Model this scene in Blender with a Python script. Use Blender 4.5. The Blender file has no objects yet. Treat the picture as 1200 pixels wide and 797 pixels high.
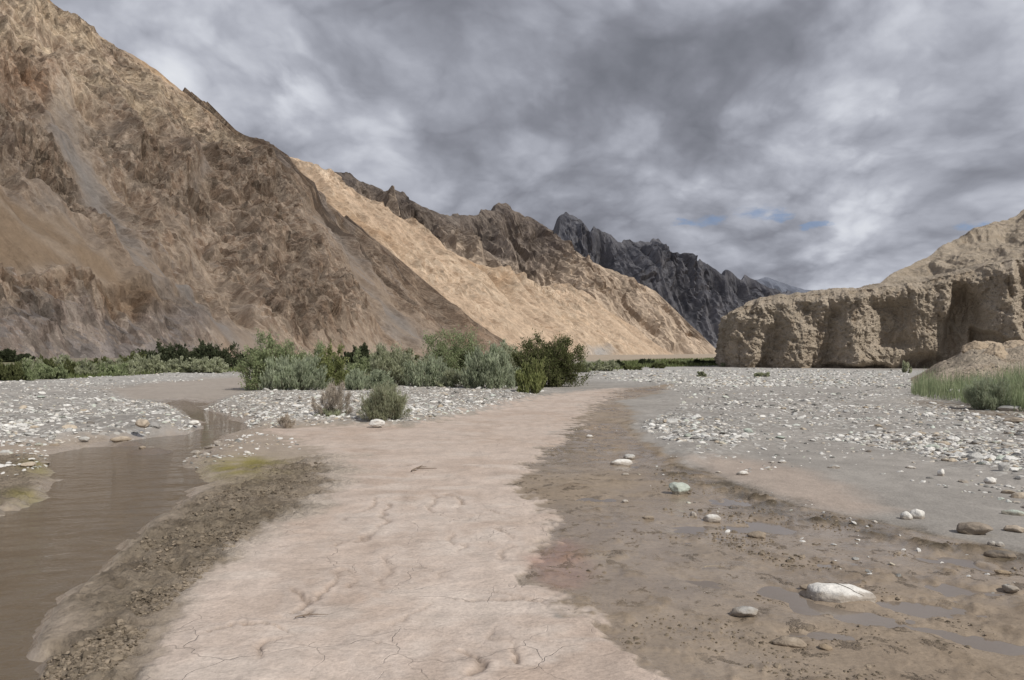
import bpy, math, random
import numpy as np
from math import radians

# ------------------------------------------------------------------ camera, sky, sun, exposure
S = bpy.context.scene
COL = S.collection
FPX, CX, HY, EYE = 933.0, 600.0, 414.0, 1.6       # focal length and horizon row of the 1200 px photograph, eye height

cam = bpy.data.objects.new('camera', bpy.data.cameras.new('camera'))
COL.objects.link(cam)
cam.data.sensor_width = 36.0
cam.data.lens = 36.0 * FPX / 1200.0
cam.data.shift_y = (HY - 398.5) / 1200.0
cam.data.clip_start, cam.data.clip_end = 0.05, 40000
cam.location = (0, 0, EYE)
cam.rotation_euler = (radians(90), 0, 0)
S.camera = cam

SUN = np.array([0.52, -0.50, 0.69]); SUN /= np.linalg.norm(SUN)
SUN_EL = math.asin(SUN[2]); SUN_ROT = math.atan2(SUN[0], SUN[1])
S.view_settings.view_transform = 'Standard'
S.view_settings.look = 'None'
S.view_settings.exposure = 0.0
S.view_settings.gamma = 1.0

sun = bpy.data.objects.new('sun', bpy.data.lights.new('sun', 'SUN'))
COL.objects.link(sun)
sun.data.energy = 3.5
sun.data.angle = radians(0.5)
sun.data.color = (1.0, 0.95, 0.87)
from mathutils import Vector
sun.rotation_euler = Vector(SUN).to_track_quat('Z', 'Y').to_euler()
S.cycles.max_bounces = 5
S.cycles.transparent_max_bounces = 16


class NT:
    """small helper to write node trees"""
    def __init__(s, tree):
        s.t = tree; s.n = tree.nodes; s.l = tree.links

    def new(s, typ, **kw):
        nd = s.n.new(typ)
        for k, v in kw.items():
            setattr(nd, k, v)
        return nd

    def put(s, sock, v):
        if isinstance(v, bpy.types.NodeSocket):
            s.l.new(v, sock)
        elif v is not None:
            if hasattr(sock.default_value, '__len__') and len(sock.default_value) == 4 and len(v) == 3:
                v = (*v, 1.0)
            sock.default_value = v

    def math(s, op, a, b=None, c=None, clamp=False):
        nd = s.new('ShaderNodeMath', operation=op, use_clamp=clamp)
        s.put(nd.inputs[0], a); s.put(nd.inputs[1], b); s.put(nd.inputs[2], c)
        return nd.outputs[0]

    def vmath(s, op, a, b=None):
        nd = s.new('ShaderNodeVectorMath', operation=op)
        s.put(nd.inputs[0], a)
        if b is not None:
            s.put(nd.inputs[1], b)
        return nd.outputs['Value'] if op in ('DOT_PRODUCT', 'LENGTH', 'DISTANCE') else nd.outputs[0]

    def noise(s, vec, scale, detail=4, rough=0.55, dist=0.0, color=False, dim='3D'):
        nd = s.new('ShaderNodeTexNoise', noise_dimensions=dim)
        s.put(nd.inputs['Vector'], vec)
        nd.inputs['Scale'].default_value = scale
        nd.inputs['Detail'].default_value = detail
        nd.inputs['Roughness'].default_value = rough
        nd.inputs['Distortion'].default_value = dist
        return nd.outputs['Color' if color else 0]

    def voronoi(s, vec, scale, feature='F1', out='Distance', rand=1.0):
        nd = s.new('ShaderNodeTexVoronoi', feature=feature)
        s.put(nd.inputs['Vector'], vec)
        nd.inputs['Scale'].default_value = scale
        nd.inputs['Randomness'].default_value = rand
        return nd.outputs[out]

    def ramp(s, fac, stops, interp='LINEAR'):
        nd = s.new('ShaderNodeValToRGB')
        cr = nd.color_ramp; cr.interpolation = interp
        while len(cr.elements) < len(stops):
            cr.elements.new(0.5)
        for e, (p, c) in zip(cr.elements, stops):
            e.position = p
            e.color = (c, c, c, 1) if not hasattr(c, '__len__') else (*c, 1)
        s.put(nd.inputs[0], fac)
        return nd.outputs[0]

    def range(s, v, a, b, c=0.0, d=1.0, smooth=True):
        nd = s.new('ShaderNodeMapRange', interpolation_type='SMOOTHSTEP' if smooth else 'LINEAR')
        for i, x in enumerate((v, a, b, c, d)):
            s.put(nd.inputs[i], x)
        return nd.outputs[0]

    def mix(s, fac, a, b, mode='MIX'):
        nd = s.new('ShaderNodeMix', data_type='RGBA', blend_type=mode)
        s.put(nd.inputs[0], fac); s.put(nd.inputs[6], a); s.put(nd.inputs[7], b)
        return nd.outputs[2]

    def scale(s, vec, sc, loc=(0, 0, 0)):
        nd = s.new('ShaderNodeMapping')
        s.put(nd.inputs[0], vec)
        nd.inputs['Scale'].default_value = sc
        nd.inputs['Location'].default_value = loc
        return nd.outputs[0]

    def attr(s, name, out='Fac'):
        return s.new('ShaderNodeAttribute', attribute_name=name).outputs[out]

    def bump(s, h, strength=0.5, dist=1.0, normal=None):
        nd = s.new('ShaderNodeBump')
        s.put(nd.inputs['Strength'], strength)
        nd.inputs['Distance'].default_value = dist
        s.put(nd.inputs['Height'], h)
        if normal is not None:
            s.put(nd.inputs['Normal'], normal)
        return nd.outputs[0]


# ---- world: Nishita sky behind a broken deck of grey cloud, mapped onto a plane overhead
def make_world():
    w = bpy.data.worlds.new('World'); S.world = w; w.use_nodes = True
    k = NT(w.node_tree); k.n.clear()
    d = k.vmath('NORMALIZE', k.new('ShaderNodeTexCoord').outputs['Generated'])
    sky = k.new('ShaderNodeTexSky', sky_type='NISHITA', sun_disc=False)
    sky.sun_elevation = SUN_EL; sky.sun_rotation = SUN_ROT; sky.altitude = 3500
    sky.air_density = 0.8; sky.dust_density = 0.3
    sep = k.new('ShaderNodeSeparateXYZ'); k.put(sep.inputs[0], d)
    z = k.math('MAXIMUM', sep.outputs[2], 0.0)
    inv = k.math('DIVIDE', 1.0, k.math('ADD', z, 0.42))
    p = k.new('ShaderNodeVectorMath', operation='SCALE')
    k.put(p.inputs[0], d); k.put(p.inputs['Scale'], inv)
    P = p.outputs[0]
    P = k.vmath('ADD', P, k.scale(k.noise(P, 1.6, 3, .5, color=True), (.22, .22, .16)))
    big = k.noise(k.scale(P, (1.0, .75, 1.0), (3.1, 1.7, 0.4)), 1.7, 2, 0.5, 0.0)
    mid = k.noise(k.scale(P, (1.0, .75, 1.0), (7.3, 2.2, 1.1)), 3.4, 9, 0.54, 0.0)
    # the same vapour a little nearer the light: thick edges catch it
    mid2 = k.noise(k.scale(P, (1.0, .75, 1.0), (7.3 + .05, 2.2 - .03, 1.1 + .09)), 3.4, 9, 0.54, 0.0)
    relief = k.math('SUBTRACT', mid, mid2)
    v = k.math('ADD', k.math('MULTIPLY', big, 0.40), k.math('MULTIPLY', mid, 0.60))
    vo = k.new('ShaderNodeTexVoronoi', feature='F1')
    k.put(vo.inputs['Vector'], k.vmath('ADD', k.scale(P, (1.0, .75, 1.0), (1.2, 4.4, 0.6)), k.scale(k.noise(P, 5.0, 4, .55, color=True), (.20, .20, .20))))
    vo.inputs['Scale'].default_value = 6.0; vo.inputs['Detail'].default_value = 1.6; vo.inputs['Roughness'].default_value = 0.5; vo.inputs['Lacunarity'].default_value = 2.3
    v = k.math('ADD', v, k.math('ADD', k.math('MULTIPLY', relief, -.50), k.math('MULTIPLY', k.math('SUBTRACT', 0.50, vo.outputs['Distance']), 0.17)))
    v = k.math('ADD', k.math('MULTIPLY', v, 1.30), -.118)

    def blob(px, py, rx, amp, v):
        c = np.array([(px - CX) / FPX, 1.0, (HY - py) / FPX]); c /= np.linalg.norm(c)
        ang = k.vmath('DISTANCE', d, tuple(c))
        warp = k.math('MULTIPLY', k.math('SUBTRACT', mid, 0.5), 0.45)
        return k.math('ADD', v, k.range(k.math('ADD', ang, warp), 0.0, rx, amp, 0.0))
    # where the deck is thicker and thinner
    for b in [(215, 95, .09, .07), (600, 130, .13, .12), (660, 120, .08, .07), (440, 205, .11, .11), (370, 190, .06, .07), (980, 95, .10, .05), (1020, 85, .06, .04), (910, 240, .17, .11),
              (1040, 297, .14, .08), (760, 260, .14, .09), (520, 60, .15, -.05), (740, 90, .15, -.06), (560, 180, .10, -.06), (330, 130, .14, -.03),
              (800, 190, .13, -.05), (1160, 40, .22, .04), (720, 225, .09, -.04), (150, 20, .25, .05)]:
        v = blob(*b, v)
    low = k.range(z, 0.03, 0.20, 0.05, 0.0)
    v = k.math('ADD', v, k.math('ADD', low, 0.022))
    cloud = k.ramp(v, [(0.31, (.175, .184, .215)), (0.41, (.235, .244, .284)), (0.49, (.315, .328, .378)), (0.575, (.43, .446, .505)), (0.68, (.62, .64, .70)), (0.82, (.82, .84, .87))])
    # small openings showing blue
    hole = None
    tear = k.math('MULTIPLY', k.math('SUBTRACT', k.noise(k.scale(d, (1, 1, 2.6)), 20.0, 7, .65), 0.5), 0.14)
    for (px, py, rx) in [(880, 250, .030), (912, 252, .022), (838, 256, .026), (800, 262, .018), (1150, 262, .016), (960, 262, .014)]:
        c = np.array([(px - CX) / FPX, 1.0, (HY - py) / FPX]); c /= np.linalg.norm(c)
        off = k.vmath('MULTIPLY', k.vmath('SUBTRACT', d, tuple(c)), (1.0, 1.0, 4.0))
        q = k.range(k.math('ADD', k.vmath('LENGTH', off), tear), rx * .1, rx * 1.3, .55, 0.0)
        hole = q if hole is None else k.math('MAXIMUM', hole, q)
    cover = k.math('SUBTRACT', 1.0, hole)
    b1 = k.new('ShaderNodeBackground'); k.put(b1.inputs[0], sky.outputs[0]); b1.inputs[1].default_value = 0.10
    b2 = k.new('ShaderNodeBackground'); k.put(b2.inputs[0], cloud); b2.inputs[1].default_value = 1.0
    mx = k.new('ShaderNodeMixShader')
    k.put(mx.inputs[0], cover); k.l.new(b1.outputs[0], mx.inputs[1]); k.l.new(b2.outputs[0], mx.inputs[2])
    out = k.new('ShaderNodeOutputWorld'); k.l.new(mx.outputs[0], out.inputs[0])


make_world()

# ------------------------------------------------------------------ numpy helpers
rng = np.random.default_rng(7)


def hash3(i, j, k, seed):
    h = (i.astype(np.uint32) * np.uint32(374761393) + j.astype(np.uint32) * np.uint32(668265263)
         + k.astype(np.uint32) * np.uint32(2147483647) + np.uint32((seed * 974711 + 12345) & 0xffffffff))
    h = (h ^ (h >> np.uint32(13))) * np.uint32(1274126177)
    h = (h ^ (h >> np.uint32(16))) * np.uint32(2246822519)
    return h ^ (h >> np.uint32(15))


GR = np.array([[1, 1, 0], [-1, 1, 0], [1, -1, 0], [-1, -1, 0], [1, 0, 1], [-1, 0, 1], [1, 0, -1], [-1, 0, -1],
               [0, 1, 1], [0, -1, 1], [0, 1, -1], [0, -1, -1], [1, 1, 0], [-1, 1, 0], [0, -1, 1], [0, -1, -1]], dtype=np.float32)


def perlin(x, y, z=None, seed=0):
    x = np.asarray(x, np.float64); y = np.asarray(y, np.float64)
    flat = z is None
    if flat:
        z = np.zeros_like(x) + 0.37
    xi, yi, zi = np.floor(x), np.floor(y), np.floor(z)
    fx, fy, fz = (x - xi).astype(np.float32), (y - yi).astype(np.float32), (z - zi).astype(np.float32)
    xi, yi, zi = xi.astype(np.int64), yi.astype(np.int64), zi.astype(np.int64)
    fade = lambda t: t * t * t * (t * (t * 6 - 15) + 10)
    u, v, w = fade(fx), fade(fy), fade(fz)
    out = np.zeros(x.shape, np.float32)
    for dx in (0, 1):
        for dy in (0, 1):
            for dz in (0, 1):
                g = GR[hash3(xi + dx, yi + dy, zi + dz, seed) & np.uint32(15)]
                dd = g[..., 0] * (fx - dx) + g[..., 1] * (fy - dy) + g[..., 2] * (fz - dz)
                out += dd * (u if dx else 1 - u) * (v if dy else 1 - v) * (w if dz else 1 - w)
    return out


def fbm(x, y, z=None, oct=4, seed=0, gain=0.5, lac=2.03):
    s = 0.0; a = 1.0
    for o in range(oct):
        s = s + a * perlin(x, y, z, seed + o * 17)
        x = x * lac; y = y * lac
        z = None if z is None else z * lac
        a *= gain
    return s


def ridged(x, y, z=None, oct=4, seed=0, gain=0.5, lac=2.03):
    s = 0.0; a = 1.0
    for o in range(oct):
        s = s + a * (1.0 - 2.2 * np.abs(perlin(x, y, z, seed + o * 17)))
        x = x * lac; y = y * lac
        z = None if z is None else z * lac
        a *= gain
    return s


def facets(x, y, size, seed, tilt=.6):
    """broken rock: each cell a plane of its own height and dip"""
    gx, gy = x / size, y / size
    ix, iy = np.floor(gx).astype(np.int64), np.floor(gy).astype(np.int64)
    best = np.full(gx.shape, 1e9); out = np.zeros(gx.shape)
    f = lambda h, k: ((h >> np.uint32(k)) & np.uint32(255)).astype(np.float64) / 255
    for dx in (-1, 0, 1):
        for dy in (-1, 0, 1):
            h = hash3(ix + dx, iy + dy, np.zeros_like(ix), seed)
            px, py = ix + dx + f(h, 0), iy + dy + f(h, 8)
            d = (gx - px) ** 2 + (gy - py) ** 2
            h2 = hash3(ix + dx, iy + dy, np.ones_like(ix), seed)
            val = f(h, 16) - .5 + tilt * ((gx - px) * (f(h2, 0) - .5) + (gy - py) * (f(h2, 8) - .5)) * 2
            m = d < best
            best = np.where(m, d, best); out = np.where(m, val, out)
    return out


def sst(a, b, v):
    t = np.clip((v - a) / (b - a), 0, 1)
    return t * t * (3 - 2 * t)


def at(px, py, z=0.0):
    """world point on the plane z seen at a pixel of the photograph"""
    t = (EYE - z) * FPX / (py - HY)
    return np.array([(px - CX) / FPX * t, t, z])


def at_depth(px, py, Y):
    return np.array([(px - CX) / FPX * Y, Y, EYE + (HY - py) / FPX * Y])


def qspace(x, y):
    return np.arctan2(x, y), np.log(np.maximum(np.hypot(x, y), 1e-3))


def q_of_px(poly):
    pts = np.array([at(px, max(py, HY + 2.0))[:2] for px, py in poly])
    t, r = qspace(pts[:, 0], pts[:, 1])
    return np.stack([t, r], 1)


def sdf_poly(qx, qy, poly):
    """signed distance (inside positive) to a polygon"""
    d2 = np.full(qx.shape, 1e9); inside = np.zeros(qx.shape, bool)
    n = len(poly)
    for i in range(n):
        a, b = poly[i], poly[(i + 1) % n]
        ex, ey = b - a
        wx, wy = qx - a[0], qy - a[1]
        t = np.clip((wx * ex + wy * ey) / (ex * ex + ey * ey + 1e-12), 0, 1)
        d2 = np.minimum(d2, (wx - ex * t) ** 2 + (wy - ey * t) ** 2)
        c = (a[1] > qy) != (b[1] > qy)
        with np.errstate(divide='ignore', invalid='ignore'):
            xx = (b[0] - a[0]) * (qy - a[1]) / (b[1] - a[1]) + a[0]
        inside ^= c & (qx < xx)
    return np.where(inside, np.sqrt(d2), -np.sqrt(d2))


def dist_line(x, y, pts):
    d2 = np.full(x.shape, 1e9)
    for a, b in zip(pts[:-1], pts[1:]):
        ex, ey = b[0] - a[0], b[1] - a[1]
        t = np.clip(((x - a[0]) * ex + (y - a[1]) * ey) / (ex * ex + ey * ey + 1e-12), 0, 1)
        d2 = np.minimum(d2, (x - a[0] - ex * t) ** 2 + (y - a[1] - ey * t) ** 2)
    return np.sqrt(d2)


def mesh_np(name, verts, quads=None, tris=None, smooth=True, mat=None):
    me = bpy.data.meshes.new(name)
    verts = np.asarray(verts, np.float32)
    nq = 0 if quads is None else len(quads); nt = 0 if tris is None else len(tris)
    me.vertices.add(len(verts)); me.vertices.foreach_set('co', verts.ravel())
    loops = []
    if nq: loops.append(np.asarray(quads, np.int32).ravel())
    if nt: loops.append(np.asarray(tris, np.int32).ravel())
    loops = np.concatenate(loops)
    me.loops.add(len(loops)); me.loops.foreach_set('vertex_index', loops)
    me.polygons.add(nq + nt)
    me.polygons.foreach_set('loop_start', np.concatenate([np.arange(nq) * 4, nq * 4 + np.arange(nt) * 3]).astype(np.int32))
    me.update(calc_edges=True)
    me.polygons.foreach_set('use_smooth', np.full(nq + nt, smooth))
    if mat: me.materials.append(mat)
    return me


def add_attr(me, name, data):
    data = np.asarray(data, np.float32)
    if data.ndim == 1:
        a = me.attributes.new(name, 'FLOAT', 'POINT'); a.data.foreach_set('value', data)
    else:
        if data.shape[1] == 3:
            data = np.concatenate([data, np.ones((len(data), 1), np.float32)], 1)
        a = me.attributes.new(name, 'FLOAT_COLOR', 'POINT'); a.data.foreach_set('color', data.ravel())


def grid_quads(nr, nc):
    i = np.arange((nr - 1) * nc).reshape(nr - 1, nc)[:, :-1].ravel()
    return np.stack([i, i + 1, i + nc + 1, i + nc], 1)


def link(name, me, parent=None, loc=None):
    o = bpy.data.objects.new(name, me); COL.objects.link(o)
    if parent: o.parent = parent
    if loc is not None: o.location = loc
    return o


def tag(o, label=None, cat=None, group=None, kind=None):
    if label: o['label'] = label
    if cat: o['category'] = cat
    if group: o['group'] = group
    if kind: o['kind'] = kind
    return o


def new_mat(name):
    m = bpy.data.materials.new(name); m.use_nodes = True
    k = NT(m.node_tree); k.n.clear()
    b = k.new('ShaderNodeBsdfPrincipled')
    o = k.new('ShaderNodeOutputMaterial'); k.l.new(b.outputs[0], o.inputs[0])
    b.inputs['Specular IOR Level'].default_value = 0.25
    b.inputs['Roughness'].default_value = 0.9
    return m, k, b


# ------------------------------------------------------------------ ground: zones digitised as material areas
TRACK = q_of_px([(130, 830), (175, 760), (215, 700), (265, 655), (300, 628), (345, 600), (385, 570), (360, 545), (385, 528), (330, 512), (300, 503),
                 (420, 499), (480, 502), (560, 484), (640, 464), (700, 456), (728, 455), (715, 462), (695, 475), (682, 490), (650, 520), (612, 548),
                 (600, 570), (628, 590), (648, 612), (645, 635), (615, 652), (618, 680), (655, 703), (705, 728), (745, 758), (775, 790), (800, 830)])
WET = q_of_px([(700, 457), (790, 452), (770, 462), (722, 470), (742, 482), (735, 500), (760, 520), (800, 545), (850, 566), (930, 592), (1000, 607), (1060, 618),
               (1120, 632), (1250, 662), (1320, 830), (760, 830), (700, 760), (600, 690), (590, 600), (590, 550), (650, 505), (680, 475)])
STREAM = q_of_px([(-200, 860), (15, 830), (48, 760), (64, 700), (122, 645), (185, 595), (236, 562), (244, 552), (212, 541), (236, 524), (256, 510), (284, 502),
                  (284, 493), (262, 482), (240, 476), (236, 470), (205, 467), (196, 470), (210, 478), (230, 489), (234, 499), (220, 504), (150, 512), (70, 527),
                  (56, 535), (58, 556), (50, 578), (-5, 604), (-200, 700)])
RIDGE = q_of_px([(40, 830), (75, 745), (95, 705), (145, 652), (195, 606), (262, 570), (325, 545), (395, 536), (385, 565), (335, 600), (290, 630), (250, 664), (205, 705),
                 (165, 765), (120, 830)])
SPIT = q_of_px([(-120, 545), (0, 533), (56, 530), (60, 553), (48, 580), (-5, 606), (-120, 640)])
GRAVC = q_of_px([(236, 478), (290, 461), (400, 455), (520, 452), (600, 455), (650, 457), (620, 468), (560, 485), (490, 500), (420, 498), (310, 500), (285, 505), (292, 492), (264, 481)])
GRAVL = q_of_px([(-300, 446), (0, 448), (120, 443), (200, 438), (280, 437), (290, 441), (180, 449), (120, 456), (150, 470), (190, 470), (212, 480), (236, 497), (215, 505),
                 (130, 513), (60, 520), (-300, 525)])
GRAVR = q_of_px([(680, 437), (760, 430), (845, 431), (1060, 434), (1400, 438), (1400, 560), (1200, 565), (1120, 545), (1000, 522), (930, 520), (870, 530), (800, 545), (770, 520),
                 (750, 500), (780, 480), (790, 460), (760, 452), (680, 446)])
CRUST = q_of_px([(800, 540), (870, 536), (960, 556), (1060, 598), (1000, 603), (930, 590), (860, 566)])
GREEN = q_of_px([(560, 431), (680, 433), (760, 429), (850, 428), (850, 418.5), (760, 420.5), (700, 423), (600, 424), (300, 424), (-200, 424), (-200, 440), (250, 434), (420, 447)])
REDP = q_of_px([(618, 655), (640, 640), (660, 628), (690, 640), (700, 665), (680, 690), (650, 695), (622, 678)])
SAND = q_of_px([(120, 458), (180, 449), (300, 441), (300, 452), (285, 462), (240, 473), (200, 468), (150, 468)])
SIDE = q_of_px([(1060, 470), (1100, 466), (1160, 476), (1260, 482), (1260, 496), (1190, 492), (1120, 482)])

DAMP = q_of_px([(800, 552), (850, 572), (930, 597), (1000, 613), (1060, 628), (1120, 640), (1200, 655)])
CRACKS_PX = [[(452, 588), (453, 608), (448, 622), (436, 634)], [(510, 580), (507, 602), (490, 612), (472, 628), (455, 632)], [(525, 580), (545, 592), (548, 608), (532, 614), (530, 632), (536, 648)],
             [(462, 645), (460, 665), (450, 685), (440, 697)], [(512, 705), (500, 714), (485, 722), (450, 735), (420, 750)], [(640, 708), (560, 706), (520, 702)],
             [(345, 715), (360, 705), (380, 690), (400, 668), (414, 672), (412, 690)], [(345, 690), (352, 712), (362, 718)], [(440, 760), (447, 778), (452, 797)],
             [(548, 758), (560, 775), (556, 797)], [(590, 740), (606, 752), (614, 780)], [(470, 664), (530, 664)], [(585, 620), (598, 640), (590, 655)], [(560, 600), (592, 606)],
             [(310, 768), (330, 755), (345, 740)], [(400, 640), (430, 634), (448, 622)], [(395, 612), (425, 598), (440, 585)], [(580, 690), (600, 705), (640, 715)],
             [(300, 650), (350, 642), (400, 630)], [(480, 690), (520, 680), (548, 660)], [(395, 546), (430, 552), (470, 548), (500, 540)], [(240, 740), (290, 735), (340, 745)]]
CRACKS = [[at(*p)[:2] for p in c] for c in CRACKS_PX]
PUDDLES = [(1085, 705, 75, 12, .042), (1165, 690, 60, 10, .04), (1000, 717, 60, 8, .038), (975, 657, 26, 6, .034), (703, 585, 26, 5, .036), (858, 585, 24, 6, .036), (885, 614, 34, 8, .038), (820, 622, 34, 10, .028),
           (930, 735, 60, 6, .032), (940, 692, 45, 8, .028), (1150, 745, 70, 10, .032), (700, 740, 30, 6, .015), (820, 680, 30, 8, .014), (745, 535, 8, 14, .018), (1150, 660, 45, 6, .036), (900, 565, 16, 2.5, .02), (1120, 655, 36, 5, .028), (880, 660, 30, 5, .020)]


def zones(x, y):
    qx, qy = qspace(x, y)
    r = np.hypot(x, y)
    n1 = fbm(x * .9, y * .9, oct=4, seed=3) / np.maximum(r, 3) ** .5 * .05
    n2 = fbm(x * 4, y * 4, oct=3, seed=9) * .006
    wob = n1 + n2
    Z = {}
    def m(poly, w0=-.008, w1=.012, wobk=1.0):
        return sst(w0, w1, sdf_poly(qx, qy, poly) + wob * wobk)
    fr = .030 * fbm(x * 3.2, y * 3.2, oct=4, seed=19, gain=.62) + .006 * fbm(x * 14, y * 14, oct=2, seed=20)
    dt = sdf_poly(qx, qy, TRACK) + wob + fr * .9
    Z['track'] = sst(-.012, .016, dt + .010 * fbm(x * 11, y * 11, oct=3, seed=24)); Z['wet'] = m(WET) * (1 - Z['track'])
    Z['d_stream'] = sdf_poly(qx, qy, STREAM) + wob * 1.1 + .012 * fbm(x * 2.4, y * 2.4, oct=3, seed=14) / np.maximum(r / 8, .6)
    Z['ridge'] = sst(-.05, .04, sdf_poly(qx, qy, RIDGE) + wob + .03 * fbm(x * 1.6, y * 1.6, oct=4, seed=18)); Z['spit'] = m(SPIT, -.02, .02)
    Z['gc'] = m(GRAVC, -.02, .03); Z['gl'] = m(GRAVL, -.015, .02); Z['gr'] = m(GRAVR, -.04, .04, 1.5)
    Z['crust'] = m(CRUST, -.03, .04); Z['green'] = m(GREEN, -.02, .03); Z['red'] = m(REDP, -.015, .03)
    Z['sand'] = m(SAND, -.02, .02); Z['side'] = m(SIDE, -.02, .02)
    al = at(292, 547); al2 = at(42, 545)
    def blob(px, py, sx, sy):
        c = at(px, py); a = at(px + sx, py); b = at(px, py - sy)
        rx = abs(a[0] - c[0]); ry = abs(b[1] - c[1])
        # ellipse drawn along the line of sight
        th = math.atan2(c[0], c[1]); dx, dy = x - c[0], y - c[1]
        lx = dx * math.cos(th) - dy * math.sin(th); ly = dx * math.sin(th) + dy * math.cos(th)
        return np.exp(-((lx / rx) ** 2 + (ly / ry) ** 2))
    Z['algae'] = np.clip(blob(285, 546, 42, 11) * 1.3 + blob(45, 545, 18, 9) + .8 * blob(30, 580, 25, 9) + .5 * blob(225, 522, 10, 4), 0, 1) * (1 - Z['track'] * .6)
    Z['damp'] = np.exp(-(dist_line(qx, qy + wob * 3, DAMP) / .035) ** 2)
    pd = np.zeros_like(x)
    for (px, py, sx, sy, a) in PUDDLES:
        pd = pd + a * blob(px, py, sx, sy)
    Z['pud'] = pd * np.clip(.55 + 1.5 * fbm(x * 1.8, y * 1.8, oct=4, seed=17, gain=.6), 0, 1.6) * 1.6
    near = r < 40
    ck = np.full(x.shape, 9.0)
    if near.any():
        xs, ys = x[near] + .10 * fbm(x[near] * 2.2, y[near] * 2.2, oct=4, seed=5, gain=.6), y[near] + .16 * fbm(x[near] * 2.2, y[near] * 2.2, oct=4, seed=6, gain=.6)
        dd = np.full(xs.shape, 9.0)
        for c in CRACKS:
            dd = np.minimum(dd, dist_line(xs, ys, c))
        ck[near] = dd
    Z['crack'] = ck
    Z['r'] = r; Z['n1'] = fbm(x * .25, y * .25, oct=3, seed=21)
    return Z


STREAM_Z, PUD_Z = -0.07, -0.030


def height(x, y, Z=None):
    x = np.atleast_1d(np.asarray(x, np.float64)); y = np.atleast_1d(np.asarray(y, np.float64))
    if Z is None: Z = zones(x, y)
    near = sst(70, 30, Z['r'])
    h = .012 * fbm(x * .5, y * .5, oct=3, seed=31)
    # gravel bars stand a little proud
    lump = np.clip(.5 + 1.2 * fbm(x * .22, y * .22, oct=3, seed=33), 0, 1)
    bar = np.clip(Z['gc'] * .7 + Z['gl'] * lump + Z['gr'] * .5 * lump, 0, 1)
    h = h + bar * .20 + bar * .035 * fbm(x * 2.2, y * 2.2, oct=3, seed=35) * near
    # dry silt: gentle swells, trampled and cracked
    t = Z['track']
    sw = fbm(x * .8 + y * .2, y * .9, oct=4, seed=41)
    h = h + t * (.012 + .014 * sw + .006 * fbm(x * 5, y * 5, oct=2, seed=44) * near)
    ck = Z['crack']
    br = np.clip(.5 + 1.6 * perlin(x * 1.7, y * 1.7, seed=46), 0, 1)
    h = h + t * (-.024 * np.exp(-(ck / .014) ** 2) * br + .004 * np.exp(-((ck - .06) / .04) ** 2) * br)
    # wet silt
    w = Z['wet']
    clump = np.clip(fbm(x * 3.2, y * 3.2, oct=4, seed=51, gain=.6) * 1.1 - .12, 0, 1)
    patch = np.clip(.35 + 1.3 * fbm(x * .7, y * .7, oct=2, seed=53), 0, 1)
    h = h + w * (-.010 + .014 * fbm(x * 1.1, y * .9, oct=3, seed=50) + (.035 * clump * patch + .05 * clump * Z['damp'] + .012 * np.clip(ridged(x * 8, y * 8, oct=3, seed=55, gain=.6) - .7, 0, 1) * np.clip(clump * 4 + Z['damp'], 0, 1)) * near - Z['pud'] * 1.25)
    # trampled mud ridge beside the stream
    rd = np.maximum(Z['ridge'], .75 * Z['spit'])
    cl = np.abs(fbm(x * 2.6, y * 2.6, oct=3, seed=61)) * .8 + np.abs(fbm(x * 7.5, y * 7.5, oct=3, seed=63)) * .55
    hoof = np.minimum(0, perlin(x * 4.5, y * 4.5, seed=65) + .12)
    sharp = ridged(x * 9, y * 9, oct=3, seed=67, gain=.6)
    rim = np.clip(rd * 1.3, 0, 1)
    h = h + rim * near * (.045 * cl + .12 * hoof + .028 * (sharp - .6))
    # side trickle below the right bank
    h = h - .22 * Z['side']
    # keep land above stream level, then cut the bed
    ds = Z['d_stream']
    h = np.maximum(h, np.where(Z['pud'] > .004, -.2, -.052))
    bank = sst(-.03, .035, ds)
    isl = np.zeros_like(x)
    for (px, py, rr) in [(176, 525, .5), (150, 517, .4)]:
        c = at(px, py); isl = np.maximum(isl, np.exp(-(((x - c[0]) / rr) ** 2 + ((y - c[1]) / (rr * .9)) ** 2)))
    h = h * (1 - bank) + bank * (-.17 + .02 * fbm(x * 2, y * 2, oct=2, seed=71) + .17 * isl)
    # valley floor rises softly to the far sides
    return h


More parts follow.
